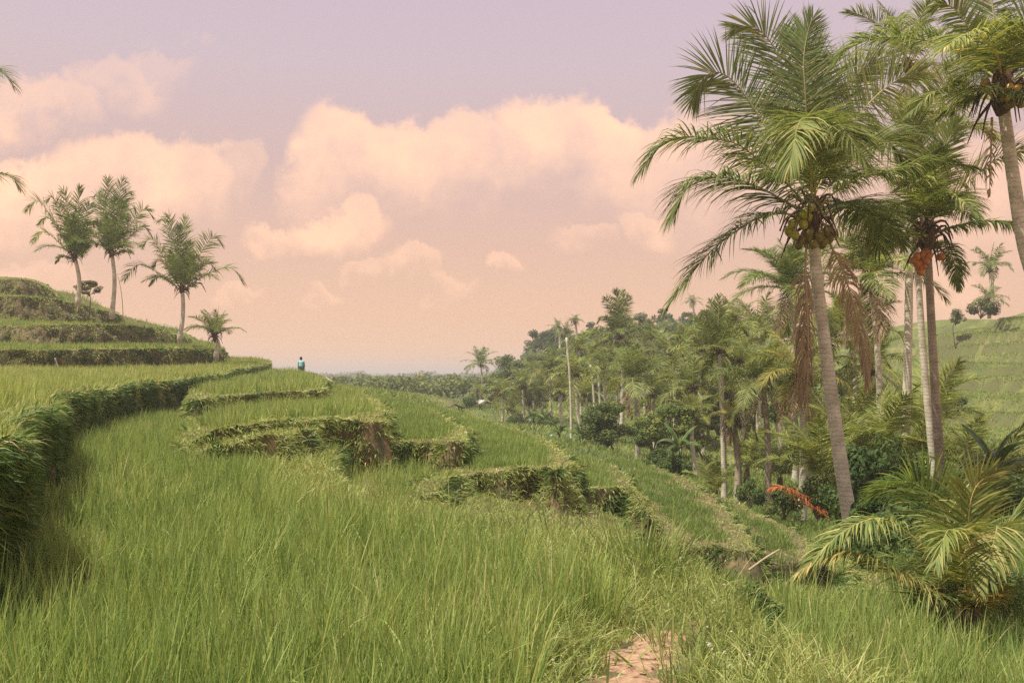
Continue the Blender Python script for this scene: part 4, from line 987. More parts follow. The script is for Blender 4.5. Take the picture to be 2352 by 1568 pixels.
UND = 'young palms in the undergrowth'
for k, (lab, base, Y, L, n_) in enumerate([
    ('young palm with tall yellowish fronds behind the biggest palm, right of its trunk', (2010, 1110), 34, 3.6, 12), ('young palm with wide arching fronds left of the biggest trunk', (1890, 1130), 33, 2.8, 11),
    ('young palm between the biggest trunk and the crossing trunks', (2085, 1120), 33, 2.6, 10), ('young palm with golden bent frond behind the crossing trunks', (2205, 1120), 32, 2.6, 10),
    ('small bright young palm on the bund of the dark rice field', (1640, 1155), 36, 1.5, 8), ('young palm in the grove behind the straight dark palm', (1715, 1090), 52, 2.6, 10), ('young palm with upright leaves between two grove trunks', (1790, 1120), 44, 2.6, 10),
    ('young palm with dark fronds at right before the terraced slope', (2290, 1190), 27, 2.6, 10), ('young palm half hidden right of the crossing trunks', (2120, 1010), 52, 4.6, 12), ('young palm under the leaning brown fronds', (1935, 1060), 44, 4.0, 12)]):
    young(lab, base, Y, L, n_, 80 + k, (1.2, 1.12, .9), UND)

# the young palm in front at right, fronds placed by hand
Y6 = 11.0; b6 = P(2225, 1452, Y6)
yp = thing('young_palm', 'front young coconut palm at lower right with yellowing fronds over the rice edge', 'young palm', b6)
tm, _ = trunk_mesh((0, 0, 0), (0, .02, .5), .13, .10, 0, M['fibre'], 6, 1.3, 6); link('trunk', tm, yp)
S0 = (2222, 1385, 0)
for k, (pts, kw) in enumerate([
    ([S0, (2190, 1330, -.1), (2140, 1270, -.3), (2060, 1206, -.5), (2010, 1190, -.6), (1945, 1215, -.7), (1880, 1270, -.8), (1845, 1320, -.8)], dict(droop=.9, lift=.2, width=.55, t0=.5, tint=(1.05, 1.02, .9), tone_shift=.08)),
    ([S0, (2150, 1360, -.3), (2090, 1330, -.5), (2020, 1290, -.7), (1960, 1268, -.8), (1890, 1275, -.8), (1838, 1312, -.9)], dict(droop=1.1, lift=.1, width=.55, t0=.25, tint=(1.2, 1.0, .8), tone_shift=.1)),
    ([S0, (2210, 1280, .2), (2180, 1200, .4), (2135, 1135, .5), (2080, 1105, .5), (2010, 1130, .5)], dict(fw=.4, droop=.55, width=.85, tint=(.95, 1, .9))),
    ([S0, (2228, 1280, -.2), (2225, 1180, -.3), (2240, 1120, -.3), (2275, 1085, -.3)], dict(fw=.8, droop=.3, width=.7, tint=(1.25, 1.1, .9))),
    ([S0, (2215, 1290, -.6), (2195, 1230, -1), (2175, 1220, -1.3), (2150, 1290, -1.5)], dict(droop=1.0, width=.6, tint=(1.05, 1.0, .85), tone_shift=.1)),
    ([S0, (2250, 1290, -.4), (2275, 1230, -.7), (2290, 1210, -1), (2270, 1290, -1.2), (2255, 1350, -1.3)], dict(droop=1.0, width=.55, tint=(1.1, 1.02, .9), tone_shift=.1)),
    ([S0, (2260, 1330, .1), (2300, 1270, .2), (2352, 1225, .3), (2420, 1210, .3)], dict(fw=.3, droop=.7, width=.8, tint=(.9, 1, .85))),
    ([S0, (2270, 1350, .5), (2320, 1330, .8), (2390, 1340, 1), (2450, 1390, 1)], dict(droop=.8, width=.75, tint=(.9, .95, .85))),
    ([S0, (2255, 1310, .8), (2290, 1240, 1.2), (2330, 1180, 1.5), (2370, 1160, 1.6)], dict(fw=.4, droop=.6, width=.8)),
    ([(2222, 1405, 0), (2180, 1375, -.3), (2130, 1370, -.5), (2080, 1395, -.6)], dict(droop=.5, width=.55)),
    ([(2222, 1405, 0), (2260, 1375, -.6), (2290, 1365, -.8), (2310, 1350, -.9)], dict(fw=.3, droop=.8, width=.35, tint=(1.6, 1.3, .95), tone_shift=.3)),
    ([S0, (2205, 1330, 1), (2170, 1290, 1.6), (2120, 1290, 2.1)], dict(droop=.9, width=.8)),
]):
    bez_frond(yp, pts, Y6, b6, seed=400 + k, nleaf=92, wid=.024, rr=.016, **kw)

young('small green young palm at the rice edge left of the front young palm', (2135, 1432), 11.4, .95, 9, 97, (1, 1, .9), UND)

# the rust red dry frond lying in the shrubs
Y7 = 30; b7 = P(1905, 1190, Y7)
dry = thing('fallen_frond', 'rust red dry palm frond lying across the shrubs left of the biggest trunk', 'palm frond', b7)
bez_frond(dry, [(1905, 1190, 0), (1870, 1165, -.1), (1835, 1138, -.2), (1800, 1118, -.3), (1770, 1122, -.3)], Y7, b7, droop=1.3, width=.75, nleaf=60, wid=.035, seed=500, mat=M['frond_red'], rr=.02, t0=.05)

# bare trunks
for lab, top, base, Y, r in [('tall bare dead palm trunk without a crown standing in the grove', (1301, 775), (1312, 1032), 70, .13), ('shorter bare dead trunk with an orange tip behind the grove crowns', (1356, 838), (1366, 1000), 82, .14)]:
    b = P(*base, Y); root = thing('dead_palm_trunk', lab, 'dead trunk', b)
    tm, _ = trunk_mesh(b, P(*top, Y), r, r * .6, .15, M['trunk'], 2); link('trunk', tm, root)

# ---------------------------------------------------------------- broadleaf trees, shrubs, banana plants
def leaf_cloud(geo, centres, radii, n, size, rng, up=0.5, shell=0.55):
    k = rng.choice(len(centres), n, p=np.array(radii) ** 2 / np.sum(np.array(radii) ** 2))
    d = unit(rng.normal(size=(n, 3))); q = shell + (1 - shell) * rng.random(n) ** 0.5
    p0 = np.array(centres)[k] + d * (np.array(radii)[k] * q)[:, None] * np.array([1, 1, .85])
    nrm = unit(d * .7 + rng.normal(size=(n, 3)) * .6 + [0, 0, up])
    a = unit(np.cross(nrm, rng.normal(size=(n, 3)))); b = np.cross(nrm, a)
    s = size * rng.uniform(.6, 1.4, n)[:, None]
    V = np.stack([p0 - a * s, p0 + b * s * .5, p0 + a * s, p0 - b * s * .5], 1)
    T = np.array([[0, 1, 2], [0, 2, 3]])[None] + (np.arange(n) * 4)[:, None, None]
    kt = rng.normal(size=len(centres)) * .13
    tn = np.clip(.45 + kt[k] + .16 * rng.normal(size=n), 0, 1)
    geo.add(V.reshape(-1, 3), T.reshape(-1, 3), np.repeat(tn, 4))


def tree_proto(seed, h, n, size, wide=1.0):
    rng = np.random.default_rng(seed); g = Geo(); t = Geo()
    nl = int(rng.integers(24, 32)); cen, rad = [], []
    for i in range(nl):
        z = h * rng.uniform(.42, .95); f = 1 - abs(z / h - .62) / .5
        a = rng.uniform(0, 6.28); q = h * .30 * wide * max(.15, f) * rng.uniform(.25, 1.15)
        cen.append((math.cos(a) * q, math.sin(a) * q, z)); rad.append(h * rng.uniform(.05, .125))
    leaf_cloud(g, cen, rad, n, size, rng)
    t.tube(catmull([(0, 0, -.6), (.1, 0, h * .25), (-.05, .1, h * .5), (.1, 0, h * .85)], 10), np.linspace(h * .025, h * .006, 10), 7)
    for c in cen[:9]:
        t.tube(catmull([(0, 0, h * .3), (c[0] * .5, c[1] * .5, (h * .35 + c[2]) / 2), c], 6), np.linspace(h * .012, h * .003, 6), 5)
    return t.mesh('trunk', M['bark'], True), g.mesh('crown', M['tree'])


TREES = [tree_proto(s, 1.0, 2600, .022, w_) for s, w_ in ((1, 1.0), (2, 1.3), (3, .8), (4, 1.1))]
TREES_FINE = [tree_proto(s, 1.0, 7000, .017, w_) for s, w_ in ((5, 1.3), (6, 1.5))]


def tree(label, top, base, Y, seed, group=None, cat='tree', fine=False, tint=(1, 1, 1), name='broadleaf_tree', wide=1.0):
    b = P(*base, Y); h = (base[1] - top) / K * Y
    root = thing(name, label, cat, b, group); pr = (TREES_FINE if fine else TREES); tm, cm = pr[seed % len(pr)]
    r = (0, 0, seed * 1.3)
    link('trunk', tm, root, rot=r, scale=(h, h, h)); link('crown', cm, root, rot=r, scale=(h * wide, h * wide, h), color=(*tint, 1))
    return root


HILL = 'trees of the wooded hill'
rng = np.random.default_rng(77)
sky_u = [1140, 1165, 1200, 1225, 1290, 1345, 1400, 1480, 1530, 1570, 1620, 1700]
sky_v = [850, 812, 796, 762, 750, 738, 728, 722, 710, 704, 712, 732]
tree('rounded tree standing apart at the left foot of the wooded hill', 812, (1168, 905), 150, 1, HILL, wide=1.25)
for k in range(150):
    u = rng.uniform(1160, 1740); top_sky = np.interp(u, sky_u, sky_v)
    row = k % 4; Y = [215, 190, 165, 140][row] + rng.uniform(-10, 10)
    top = top_sky + [0, 22, 52, 88][row] + rng.uniform(-4, 16)
    hpx = rng.uniform(75, 125) * 170 / Y * (1.0 if row else .85)
    tree('dense tree on the wooded hill behind the palm grove', top, (u, top + hpx), Y, k, HILL, tint=(.78 + .12 * math.sin(k), .9 + .1 * math.sin(k * 1.7), 1), wide=rng.uniform(.9, 1.35))  # bluish tint puts distance haze into the crown colour
for k in range(16):
    u = rng.uniform(1180, 1640); top_sky = np.interp(u, sky_u, sky_v) + rng.uniform(-14, 70); Y = rng.uniform(150, 200)
    palm('small distant palm poking out of the trees on the wooded hill', (u, top_sky), (u + 2, top_sky + 60), Y, rng.uniform(18, 26), 10, group='distant palms on the wooded hill', seed=120 + k, skirt=False, r0=.25, r1=.2, tint=(.9, 1, 1))
GT = 'leafy trees in the grove'
tree('dark leafy tree with open branches below the round crowned grove palm', 925, (1395, 1078), 62, 0, GT, fine=True, tint=(1.05, 1.05, .95), wide=1.3)
tree('dark bushy tree just right of the pale bare grove trunk', 960, (1500, 1072), 62, 1, GT, fine=True, tint=(1.0, 1.05, .95), wide=1.2)
tree('light green feathery tree in the grove before the slim grey palm', 930, (1545, 1075), 58, 1, GT, fine=True, tint=(1.35, 1.25, 1.1), wide=1.4)
tree('pale green leafy tree left of the slim grey palm', 960, (1600, 1080), 62, 0, GT, fine=True, tint=(1.3, 1.2, 1.1), wide=1.3)
for k, (u, top, bs, Y) in enumerate([(1240, 905, 970, 118), (1190, 905, 965, 125), (1340, 900, 980, 122), (1650, 900, 1050, 75), (1720, 880, 1040, 80), (1500, 960, 1060, 75), (1790, 880, 1030, 85), (1860, 860, 1030, 80), (1930, 850, 1020, 85), (1120, 930, 972, 118), (1075, 925, 950, 135), (1560, 850, 1000, 95), (1620, 840, 1000, 98)]):
    tree('bushy green tree filling the gap between grove palms', top, (u, bs), Y, k, GT, tint=(1.25, 1.2, 1), wide=1.5)
tree('brown leaved bush on the skyline between the pair of palms', 645, (205, 696), 66, 1, fine=True, tint=(1.1, .8, .6), cat='bush', name='bush', wide=1.5)
tree('small pointed tree on the far right hill below the hilltop palms', 710, (2194, 765), 108, 2, cat='tree', wide=1.3)


def bush_proto(seed, n=2400, size=.05):
    rng = np.random.default_rng(seed); g = Geo(); t = Geo(); cen, rad = [], []
    for i in range(12):
        a = rng.uniform(0, 6.28); q = rng.uniform(0, .75); cen.append((math.cos(a) * q, math.sin(a) * q, rng.uniform(.2, .85) * (1.15 - .5 * q))); rad.append(rng.uniform(.2, .38))
        t.tube(catmull([(0, 0, -.1), (cen[-1][0] * .4, cen[-1][1] * .4, cen[-1][2] * .6), cen[-1]], 5), np.linspace(.025, .008, 5), 4)
    leaf_cloud(g, cen, rad, n, size, rng, shell=.4)
    return t.mesh('stem', M['bark']), g.mesh('foliage', M['tree'])


BUSH = [bush_proto(s) for s in (21, 22, 23)]


def bush(label, base, Y, r, seed, group='shrubs under the palms', tint=(1, 1, 1), tall=1.0):
    b = P(*base, Y) if len(base) == 2 else np.array(base); root = thing('bush', label, 'bush', b, group); tm, fm = BUSH[seed % 3]
    link('stem', tm, root, rot=(0, 0, seed), scale=(r, r, r * tall)); link('foliage', fm, root, rot=(0, 0, seed), scale=(r, r, r * tall), color=(*tint, 1))


SH = 'dark green shrub in the thicket between the biggest trunk and the front young palm'
for k, (u, v, Y, r, tl) in enumerate([(2010, 1330, 19, 1.0, 1.2), (2060, 1370, 16, .9, 1.1), (2110, 1370, 15, .85, 1.1), (2080, 1300, 19, 1.1, 1.1), (2140, 1330, 17, 1.0, 1.1), (2170, 1390, 13.5, .6, 1), (2010, 1260, 23, 1.1, 1.2), (2060, 1230, 25, 1.2, 1.2), (2120, 1270, 22, 1.0, 1.1), (1985, 1200, 27, 1.2, 1.2), (2040, 1180, 29, 1.3, 1.2), (2100, 1330, 18, .9, 1), (2180, 1340, 16, .7, 1)]):
    bush(SH, (u, v), Y, r * 1.25, k, 'thicket shrubs', (.6, .72, .68), tl * 1.15)
for k, (lab, u, v, Y, r, tl, ti) in enumerate([
    ('dark rounded shrub at the tip of the lens shaped rice plot', 1510, 1078, 46, 1.2, .8, (.8, .9, .9)), ('dark low shrub beside the banana plant behind the dark rice field', 1545, 1085, 44, 1.0, .8, (.75, .85, .85)),
    ('shrub at the foot of the slim grey palm trunk', 1720, 1165, 40, .9, 1.3, (.8, .9, .85)), ('shrub with pale leaves under the rust red frond', 1800, 1190, 33, 1.0, 1.1, (1.1, 1.1, 1)), ('shrub behind the rust red frond', 1880, 1190, 32, 1.2, 1.2, (1, 1, .9)),
    ('shrub at the foot of the swollen trunk', 1815, 1200, 37, .8, .9, (.9, 1, .9)), ('low shrub at the foot of the crossing trunks', 2210, 1255, 25, .9, 1.0, (.8, .9, .8)), ('shrub with big leaves at the right edge before the slope', 2330, 1200, 24, 1.0, 1.1, (.8, .9, .85)),
    ('bush on the far right hilltop beneath the small palms', 2252, 728, 108, 2.4, .8, (1, 1, 1)), ('bush near the thatched field shelter', 1080, 945, 118, 2.2, .8, (.9, 1, .95)), ('low bush at the left end of the grove floor', 1190, 985, 98, 2.4, .7, (1, 1, 1)), ('low bush on the grove floor under the thin white trunk', 1255, 990, 94, 2.6, .7, (1.05, 1.05, 1)), ('bush on the right slope above the young palms', 2200, 950, 70, 1.5, .8, (1, 1, .9))]):
    bush(lab, (u, v), Y, r, k, None, ti, tl)
bush('small dark weed bush on the path bund at lower right', (1.62, 6.15, -1.62 - .05), 0, .24, 1, None, (.7, .8, .75), 1.0)
bush('broad leaved weed bush at the bottom edge right of the bare path', (1.25, 4.75, -1.6), 0, .2, 2, None, (1.25, 1.2, .95), .9)


def banana_leaf(geo, L, a0, a1, w_, seed):
    r = np.random.default_rng(seed); C = arc_pts(a0, a1, L, 12); n = len(C)
    pr = np.interp(np.linspace(0, 1, n), [0, .16, .25, .6, .9, 1], [.02, .02, .7, 1, .6, .02]) * w_
    T = unit(np.gradient(C, axis=0)); S = np.array([0, 1.0, 0]); Nn = unit(np.cross(T, S)); Nn[Nn[:, 2] < 0] *= -1
    jag = 1 - .25 * (r.random((n, 2)) < .35) * r.random((n, 2))
    Lf = C + S * (pr * jag[:, 0])[:, None] - Nn * (pr * .35)[:, None] * 1; Rt = C - S * (pr * jag[:, 1])[:, None] - Nn * (pr * .35)[:, None]
    V = np.concatenate([Lf, C, Rt]); i = np.arange(n - 1)
    T_ = np.concatenate([np.stack([i, i + 1, n + i + 1], -1), np.stack([i, n + i + 1, n + i], -1), np.stack([n + i, n + i + 1, 2 * n + i + 1], -1), np.stack([n + i, 2 * n + i + 1, 2 * n + i], -1)])
    geo.add(V, T_, np.tile(np.clip(.45 + .2 * r.normal(size=n), 0, 1), 3)); geo.tube(C, np.linspace(.03, .006, n) * L, 4, .95)


BL = []
for k, (a0, a1) in enumerate([(80, 20), (68, -30), (58, -62), (45, -80)]):
    g = Geo(); banana_leaf(g, 1.0, a0, a1, .15, k); BL.append(g.mesh('leaf', M['banana']))
g = Geo(); g.tube([(0, 0, -.2), (0, 0, .5), (.02, 0, 1)], [.1, .085, .05], 8); BST = g.mesh('stem', M['banana'], True)


def banana(label, base, Y, h, seed, group='banana plants'):
    rng = np.random.default_rng(seed); b = P(*base, Y); root = thing('banana_plant', label, 'banana plant', b, group)
    link('stem', BST, root, scale=(1.1, 1.1, h * .5), color=(1.1, 1.1, .8, 1))
    for i in range(8):
        L = h * rng.uniform(.55, .75)
        link('leaf', BL[min(3, i // 2)], root, (0, 0, h * .47), (rng.normal() * .12, rng.normal() * .1, i * 2.4 + rng.normal() * .3), (L, L, L), (rng.uniform(.8, 1.2),) * 3 + (1,))


for k, (lab, u, v, Y, h) in enumerate([('banana plant with one upright dark leaf beside the low shrubs beyond the dark field', 1562, 1080, 44, 2.2), ('banana plant with broad leaves at the right edge in front of the terraced slope', 2285, 1180, 25, 2.4),
    ('pale banana clump on the valley floor left of the bare pole trunk', 1285, 1030, 68, 2.4), ('yellow green banana plant at the foot of the bare pole trunk', 1335, 1040, 66, 2.2), ('tiny banana clump at the far end of the lower terraces', 905, 925, 60, .8), ('banana plants beside the left grove palms', 1225, 990, 90, 2.6), ('leaning banana plant in the grove clearing', 1590, 1010, 66, 2.8), ('banana plant in the shrubs right of the crossing trunks', 2240, 1160, 29, 2.0)]):
    banana(lab, (u, v), Y, h, 300 + k)

# far wood that reads as one mass, out to the horizon
fw_, ft = Geo(), Geo(); rng = np.random.default_rng(9)
def far_tree(x, y, z, h, wide, n, toneb):
    nl = 7; cen = [(x + rng.normal() * h * .2 * wide, y + rng.normal() * h * .2, z + h * rng.uniform(.2, .72)) for _ in range(nl)]; rad = [h * rng.uniform(.2, .32) for _ in range(nl)]
    leaf_cloud(fw_, cen, rad, n, h * .085, rng)
    fw_.a[-1] = np.clip(fw_.a[-1] + toneb, 0, 1)
    ft.tube([(x, y, z - 1), (x, y, z + h * .6)], [h * .02, h * .012], 4)
for Y0, Y1_, n, h0, h1, tb in [(140, 215, 110, 4, 7, .12), (215, 300, 200, 6, 10, .12), (300, 420, 260, 9, 15, .08), (420, 700, 420, 13, 19, 0), (700, 1400, 560, 16, 26, -.05), (1400, 3200, 420, 24, 42, -.05)]:
    for _ in range(n):
        Y = rng.uniform(Y0, Y1_); u = rng.uniform(600, 1330) if rng.random() < .8 else rng.uniform(250, 2500)
        if Y < 420 and u > 1250: continue
        x = (u - U0) / K * Y; z = float(base_z(np.array([x]), np.array([Y]))[0])
        h_ = min(rng.uniform(h0, h1), ((V0 - 853 + 8 * math.sin(u * .021) * math.sin(u * .0073 + Y)) / K * Y - z) * rng.uniform(.75, 1))
        if h_ > 1.5: far_tree(x, Y, z, h_, rng.uniform(1, 1.7), 240, tb)
for u, v, Y, h in [(912, 848, 420, 1), (800, 852, 600, 1)]:
    x = (u - U0) / K * Y; z = float(base_z(np.array([x]), np.array([Y]))[0]); far_tree(x, Y, z, (V0 - v) / K * Y - z, .8, 400, 0)
fo = tag(link('far_woodland', fw_.mesh('far_woodland', M['tree'])), kind='stuff'); tag(link('far_woodland_undergrowth', ft.mesh('far_woodland_undergrowth', M['bark'])), kind='stuff')

# ---------------------------------------------------------------- the person on the terrace
M['skin'] = solid_mat('skin', [(0.3, (0.22, 0.12, 0.08)), (0.7, (0.27, 0.155, 0.10))], 4, rough=0.6, bump=0)
M['jacket'] = solid_mat('cyan_cloth', [(0.3, (0.19, 0.42, 0.44)), (0.7, (0.27, 0.52, 0.53))], 6, rough=0.85, bump=.2)
M['trous'] = solid_mat('dark_trouser_cloth', [(0.3, (0.015, 0.03, 0.04)), (0.7, (0.035, 0.06, 0.07))], 6, rough=0.9, bump=.2)
M['hair'] = solid_mat('black_hair', [(0.3, (0.01, 0.009, 0.008)), (0.7, (0.03, 0.025, 0.02))], 20, rough=0.5, bump=.2)


def skin_obj(name, verts, edges, radii, mat, parent, root=0, lev=2):
    me = bpy.data.meshes.new(name); me.from_pydata([tuple(v) for v in verts], edges, []); me.materials.append(mat)
    o = link(name, me, parent); md = o.modifiers.new('skin', 'SKIN'); md.use_smooth_shade = True
    for i, sv in enumerate(me.skin_vertices[0].data): sv.radius = (radii[i][0], radii[i][1]) if hasattr(radii[i], '__len__') else (radii[i], radii[i]); sv.use_root = (i == root)
    sd = o.modifiers.new('sub', 'SUBSURF'); sd.levels = lev; sd.render_levels = lev
    return o


pb = P(692, 874, 64.5); pb[2] = max(pb[2], -0.35)
person = thing('person', 'person in a cyan jacket and dark trousers, bending with back turned on the terrace skyline', 'person', pb)
# x right, y away from the camera, z up; leaning forward (away) and to the left
V = [(0, 0, .92), (-.01, .03, 1.06), (-.02, .08, 1.22), (-.03, .12, 1.36), (-.045, .16, 1.45), (-.055, .19, 1.54), (-.06, .205, 1.62),
     (-.19, .12, 1.36), (-.235, .16, 1.12), (-.26, .25, .90), (-.27, .28, .82), (.14, .12, 1.35), (.185, .15, 1.10), (.15, .26, .92), (.14, .29, .85),
     (-.10, .0, .88), (-.12, .03, .48), (-.12, -.02, .08), (-.12, .13, .03), (.10, .0, .88), (.12, .05, .48), (.12, 0, .08), (.12, .15, .03)]
E = [(0, 1), (1, 2), (2, 3), (3, 4), (4, 5), (5, 6), (3, 7), (7, 8), (8, 9), (9, 10), (3, 11), (11, 12), (12, 13), (13, 14), (0, 15), (15, 16), (16, 17), (17, 18), (0, 19), (19, 20), (20, 21), (21, 22)]
R_ = [.14, .125, .135, .12, .05, .085, .075, .055, .042, .032, .03, .055, .042, .032, .03, .085, .06, .04, .035, .085, .06, .04, .035]
for hx, hy, hz in ((-.27, .28, .82), (.14, .29, .85)):
    hi = 10 if hx < 0 else 14
    for f in range(4):
        a = len(V); o_ = (f - 1.5) * .017; ln = [.060, .07, .066, .052][f]
        V += [(hx + o_, hy + .01, hz - .055), (hx + o_, hy + .025, hz - .055 - ln), (hx + o_ * .9, hy + .045, hz - .07 - ln)]; R_ += [.009, .008, .007]; E += [(hi, a), (a, a + 1), (a + 1, a + 2)]
    a = len(V); V += [(hx + .035, hy + .02, hz - .03), (hx + .045, hy + .04, hz - .065)]; R_ += [.010, .008]; E += [(hi, a), (a, a + 1)]
a = len(V); V += [(-.065, .285, 1.565)]; R_ += [.014]; E += [(5, a)]                       # nose
for s_ in (-1, 1): a = len(V); V += [(-.058 + s_ * .09, .19, 1.57)]; R_ += [.016]; E += [(5, a)]   # ears
skin_obj('body', V, E, R_, M['skin'], person)
skin_obj('jacket', [V[i] for i in (0, 1, 2, 3, 4, 7, 8, 9, 11, 12, 13)], [(0, 1), (1, 2), (2, 3), (3, 4), (3, 5), (5, 6), (6, 7), (3, 8), (8, 9), (9, 10)], [(.185, .15), (.175, .145), (.18, .15), (.16, .135), .075, .078, .064, .05, .078, .064, .05], M['jacket'], person)
skin_obj('trousers', [V[i] for i in (0, 15, 16, 17, 19, 20, 21)], [(0, 1), (1, 2), (2, 3), (0, 4), (4, 5), (5, 6)], [(.16, .14), .11, .085, .07, .11, .085, .07], M['trous'], person)
g = Geo(); ellipsoid(g, (-.058, .175, 1.605), (.10, .105, .105)); ellipsoid(g, (-.055, .09, 1.56), (.06, .05, .08)); link('hair', g.mesh('hair', M['hair'], True), person)

# ---------------------------------------------------------------- field huts, poles and small things
M['thatch'] = solid_mat('thatch', [(0.3, (0.10, 0.065, 0.045)), (0.7, (0.22, 0.15, 0.105))], 10, stretch=(1, 1, .3), bump=.6)
M['palethatch'] = solid_mat('pale_bamboo', [(0.3, (0.30, 0.25, 0.15)), (0.7, (0.48, 0.42, 0.28))], 9, bump=.3)
M['darkwood'] = solid_mat('dark_wood', [(0.3, (0.05, 0.04, 0.03)), (0.7, (0.11, 0.085, 0.06))], 9, stretch=(1, 1, .2), bump=.3)
M['tin'] = solid_mat('grey_roof', [(0.3, (0.40, 0.36, 0.33)), (0.7, (0.55, 0.50, 0.46))], 4, bump=.1)
M['tile'] = solid_mat('orange_tile', [(0.3, (0.42, 0.14, 0.07)), (0.7, (0.55, 0.21, 0.11))], 8, bump=.2)


def prism_roof(w_, d_, h_, th, over=0.0):
    """Gabled roof as two thick slopes; ridge runs away from the viewer (along y)."""
    g = Geo()
    for s_ in (-1, 1):
        x = s_ * (w_ / 2 + over); o = np.array([(0, -d_ / 2, h_), (0, d_ / 2, h_), (x, d_ / 2, 0), (x, -d_ / 2, 0)], float); q = o - [0, 0, th]
        V = np.concatenate([o, q]); F = [(0, 1, 2), (0, 2, 3), (4, 6, 5), (4, 7, 6), (0, 3, 7), (0, 7, 4), (1, 5, 6), (1, 6, 2), (2, 6, 7), (2, 7, 3), (0, 4, 5), (0, 5, 1)]
        g.add(V + [s_ * .002, 0, 0], F if s_ > 0 else [f[::-1] for f in F])
    return g


def hut(label, base, Y, w_, d_, wall_h, roof_h, rmat, pmat, rot=0.0, zb=None):
    b = P(*base, Y); root = thing('field_hut', label, 'hut', b)
    g = prism_roof(w_, d_, roof_h, .10, .25)
    rf = link('roof', g.mesh('roof', M[rmat]), root, (0, 0, wall_h), (0, 0, rot))
    for sx in (-1, 1):
        for sy in (-1, 1):
            c_, s__ = math.cos(rot), math.sin(rot); x, y = sx * w_ * .42, sy * d_ * .4
            g = Geo(); g.tube([(0, 0, -.6), (0, 0, wall_h + .12)], [.06, .055], 6); link('post', g.mesh('post', M[pmat]), root, (x * c_ - y * s__, x * s__ + y * c_, 0))
    return root, rf


h1, rf = hut('open hut with a pale bamboo gable just showing behind the terrace right of the person', (748, 900), 72, 1.15, 1.6, .72, .42, 'palethatch', 'darkwood', 0.12)
for sx in (-1, 1):
    g = Geo(); g.tube([(0, -.87, .50), (sx * .95, -.87, -.08)], [.035, .03], 6); link('barge_pole', g.mesh('barge_pole', M['palethatch']), h1, (0, 0, .78), (0, 0, .12))
h2, _ = hut('small brown thatched field shelter on posts in the valley left of the grove', (1042, 950), 112, 1.9, 2.2, .75, .55, 'thatch', 'darkwood', 0.3)
hut('little field hut with a pale grey roof at the left foot of the grove', (1110, 936), 125, 1.7, 2, .6, .5, 'tin', 'darkwood', 0.5)
bh = P(968, 868, 620); bh[2] = float(base_z(bh[:1], bh[1:2])[0])
house = thing('house', 'distant house with an orange roof among the far bluish trees', 'house', bh); hh = (V0 - 857) / K * 620 - bh[2]
g = Geo(); q = hh - 1.8; V = [(x, y, z) for x in (-2.6, 2.6) for y in (-2, 2) for z in (-1, q)]
g.add(V, [(0, 1, 3), (0, 3, 2), (4, 6, 7), (4, 7, 5), (0, 4, 5), (0, 5, 1), (2, 3, 7), (2, 7, 6), (1, 5, 7), (1, 7, 3)]); link('wall', g.mesh('wall', M['tin']), house)
link('roof', prism_roof(6, 5, 1.9, .25, .2).mesh('roof', M['tile']), house, (0, 0, q - .1), (0, 0, 1.2))

b = P(283, 728, 70); pole = thing('bamboo_pole', 'thin bent bamboo pole with a short crossbar on the skyline right of the palm pair', 'pole', b)
g = Geo(); g.tube(catmull(np.array([P(283, 735, 70), P(281, 690, 70), P(275, 650, 70), P(270, 632, 70)]) - b, 14), np.linspace(.035, .02, 14), 5); link('shaft', g.mesh('shaft', M['palethatch']), pole)
g = Geo(); g.tube(np.array([P(258, 636, 70), P(270, 630, 70), P(280, 628, 70)]) - b, [.02, .022, .02], 5); link('crossbar', g.mesh('crossbar', M['palethatch']), pole)
b = P(146, 855, 46); st = Geo(); st.tube(catmull(np.array([P(147, 856, 46), P(143, 838, 46), P(138, 822, 46)]) - b + [0, -.5, 0], 8), np.linspace(.035, .03, 8), 6)
tag(link('stick', st.mesh('stick', M['tin']), loc=b), 'pale stick leaning on the dark wall of the third terrace', 'stick')
b = P(1840, 1372, 9.0); st = Geo(); q0, q1 = P(1720, 1385, 8.9) , P(1790, 1362, 9.1)
q0[2] = float(ground_z(q0[0], q0[1])[0]) + .42; q1[2] = q0[2] + .16
st.tube(catmull(np.array([q0, (q0 + q1) / 2 + [0, 0, .01], q1]) - q0, 7), np.linspace(.012, .009, 7), 6)
tag(link('stick', st.mesh('stick', M['palethatch']), loc=q0), 'dry straw coloured cane lying over the grass below the dark rice field', 'stick')

# a small white bird in the valley field
b = P(1607, 1040, 72); egret = thing('white_bird', 'small white bird standing on the green valley field behind the grove', 'bird', b)
M['feather'] = solid_mat('white_feather', [(0.3, (0.72, 0.68, 0.64)), (0.7, (0.85, 0.82, 0.78))], 9, bump=.1)
M['beak'] = solid_mat('beak', [(0.3, (0.45, 0.22, 0.05)), (0.7, (0.55, 0.28, 0.07))], 9, bump=0)
skin_obj('body', [(0, 0, .30), (.10, 0, .33), (.17, 0, .36), (.21, 0, .44), (.19, 0, .52), (.22, 0, .58), (.27, 0, .59), (-.10, 0, .28), (-.20, 0, .25)], [(0, 1), (1, 2), (2, 3), (3, 4), (4, 5), (5, 6), (0, 7), (7, 8)], [.10, .085, .045, .026, .024, .036, .022, .075, .025], M['feather'], egret)
g = Geo(); g.tube([(.27, 0, .59), (.37, 0, .575)], [.012, .002], 5); link('beak', g.mesh('beak', M['beak']), egret)
for s_ in (-1, 1): g = Geo(); g.tube([(0, s_ * .04, .24), (.02, s_ * .04, .12), (0, s_ * .04, -.05)], [.012, .009, .009], 5); link('leg', g.mesh('leg', M['beak']), egret)

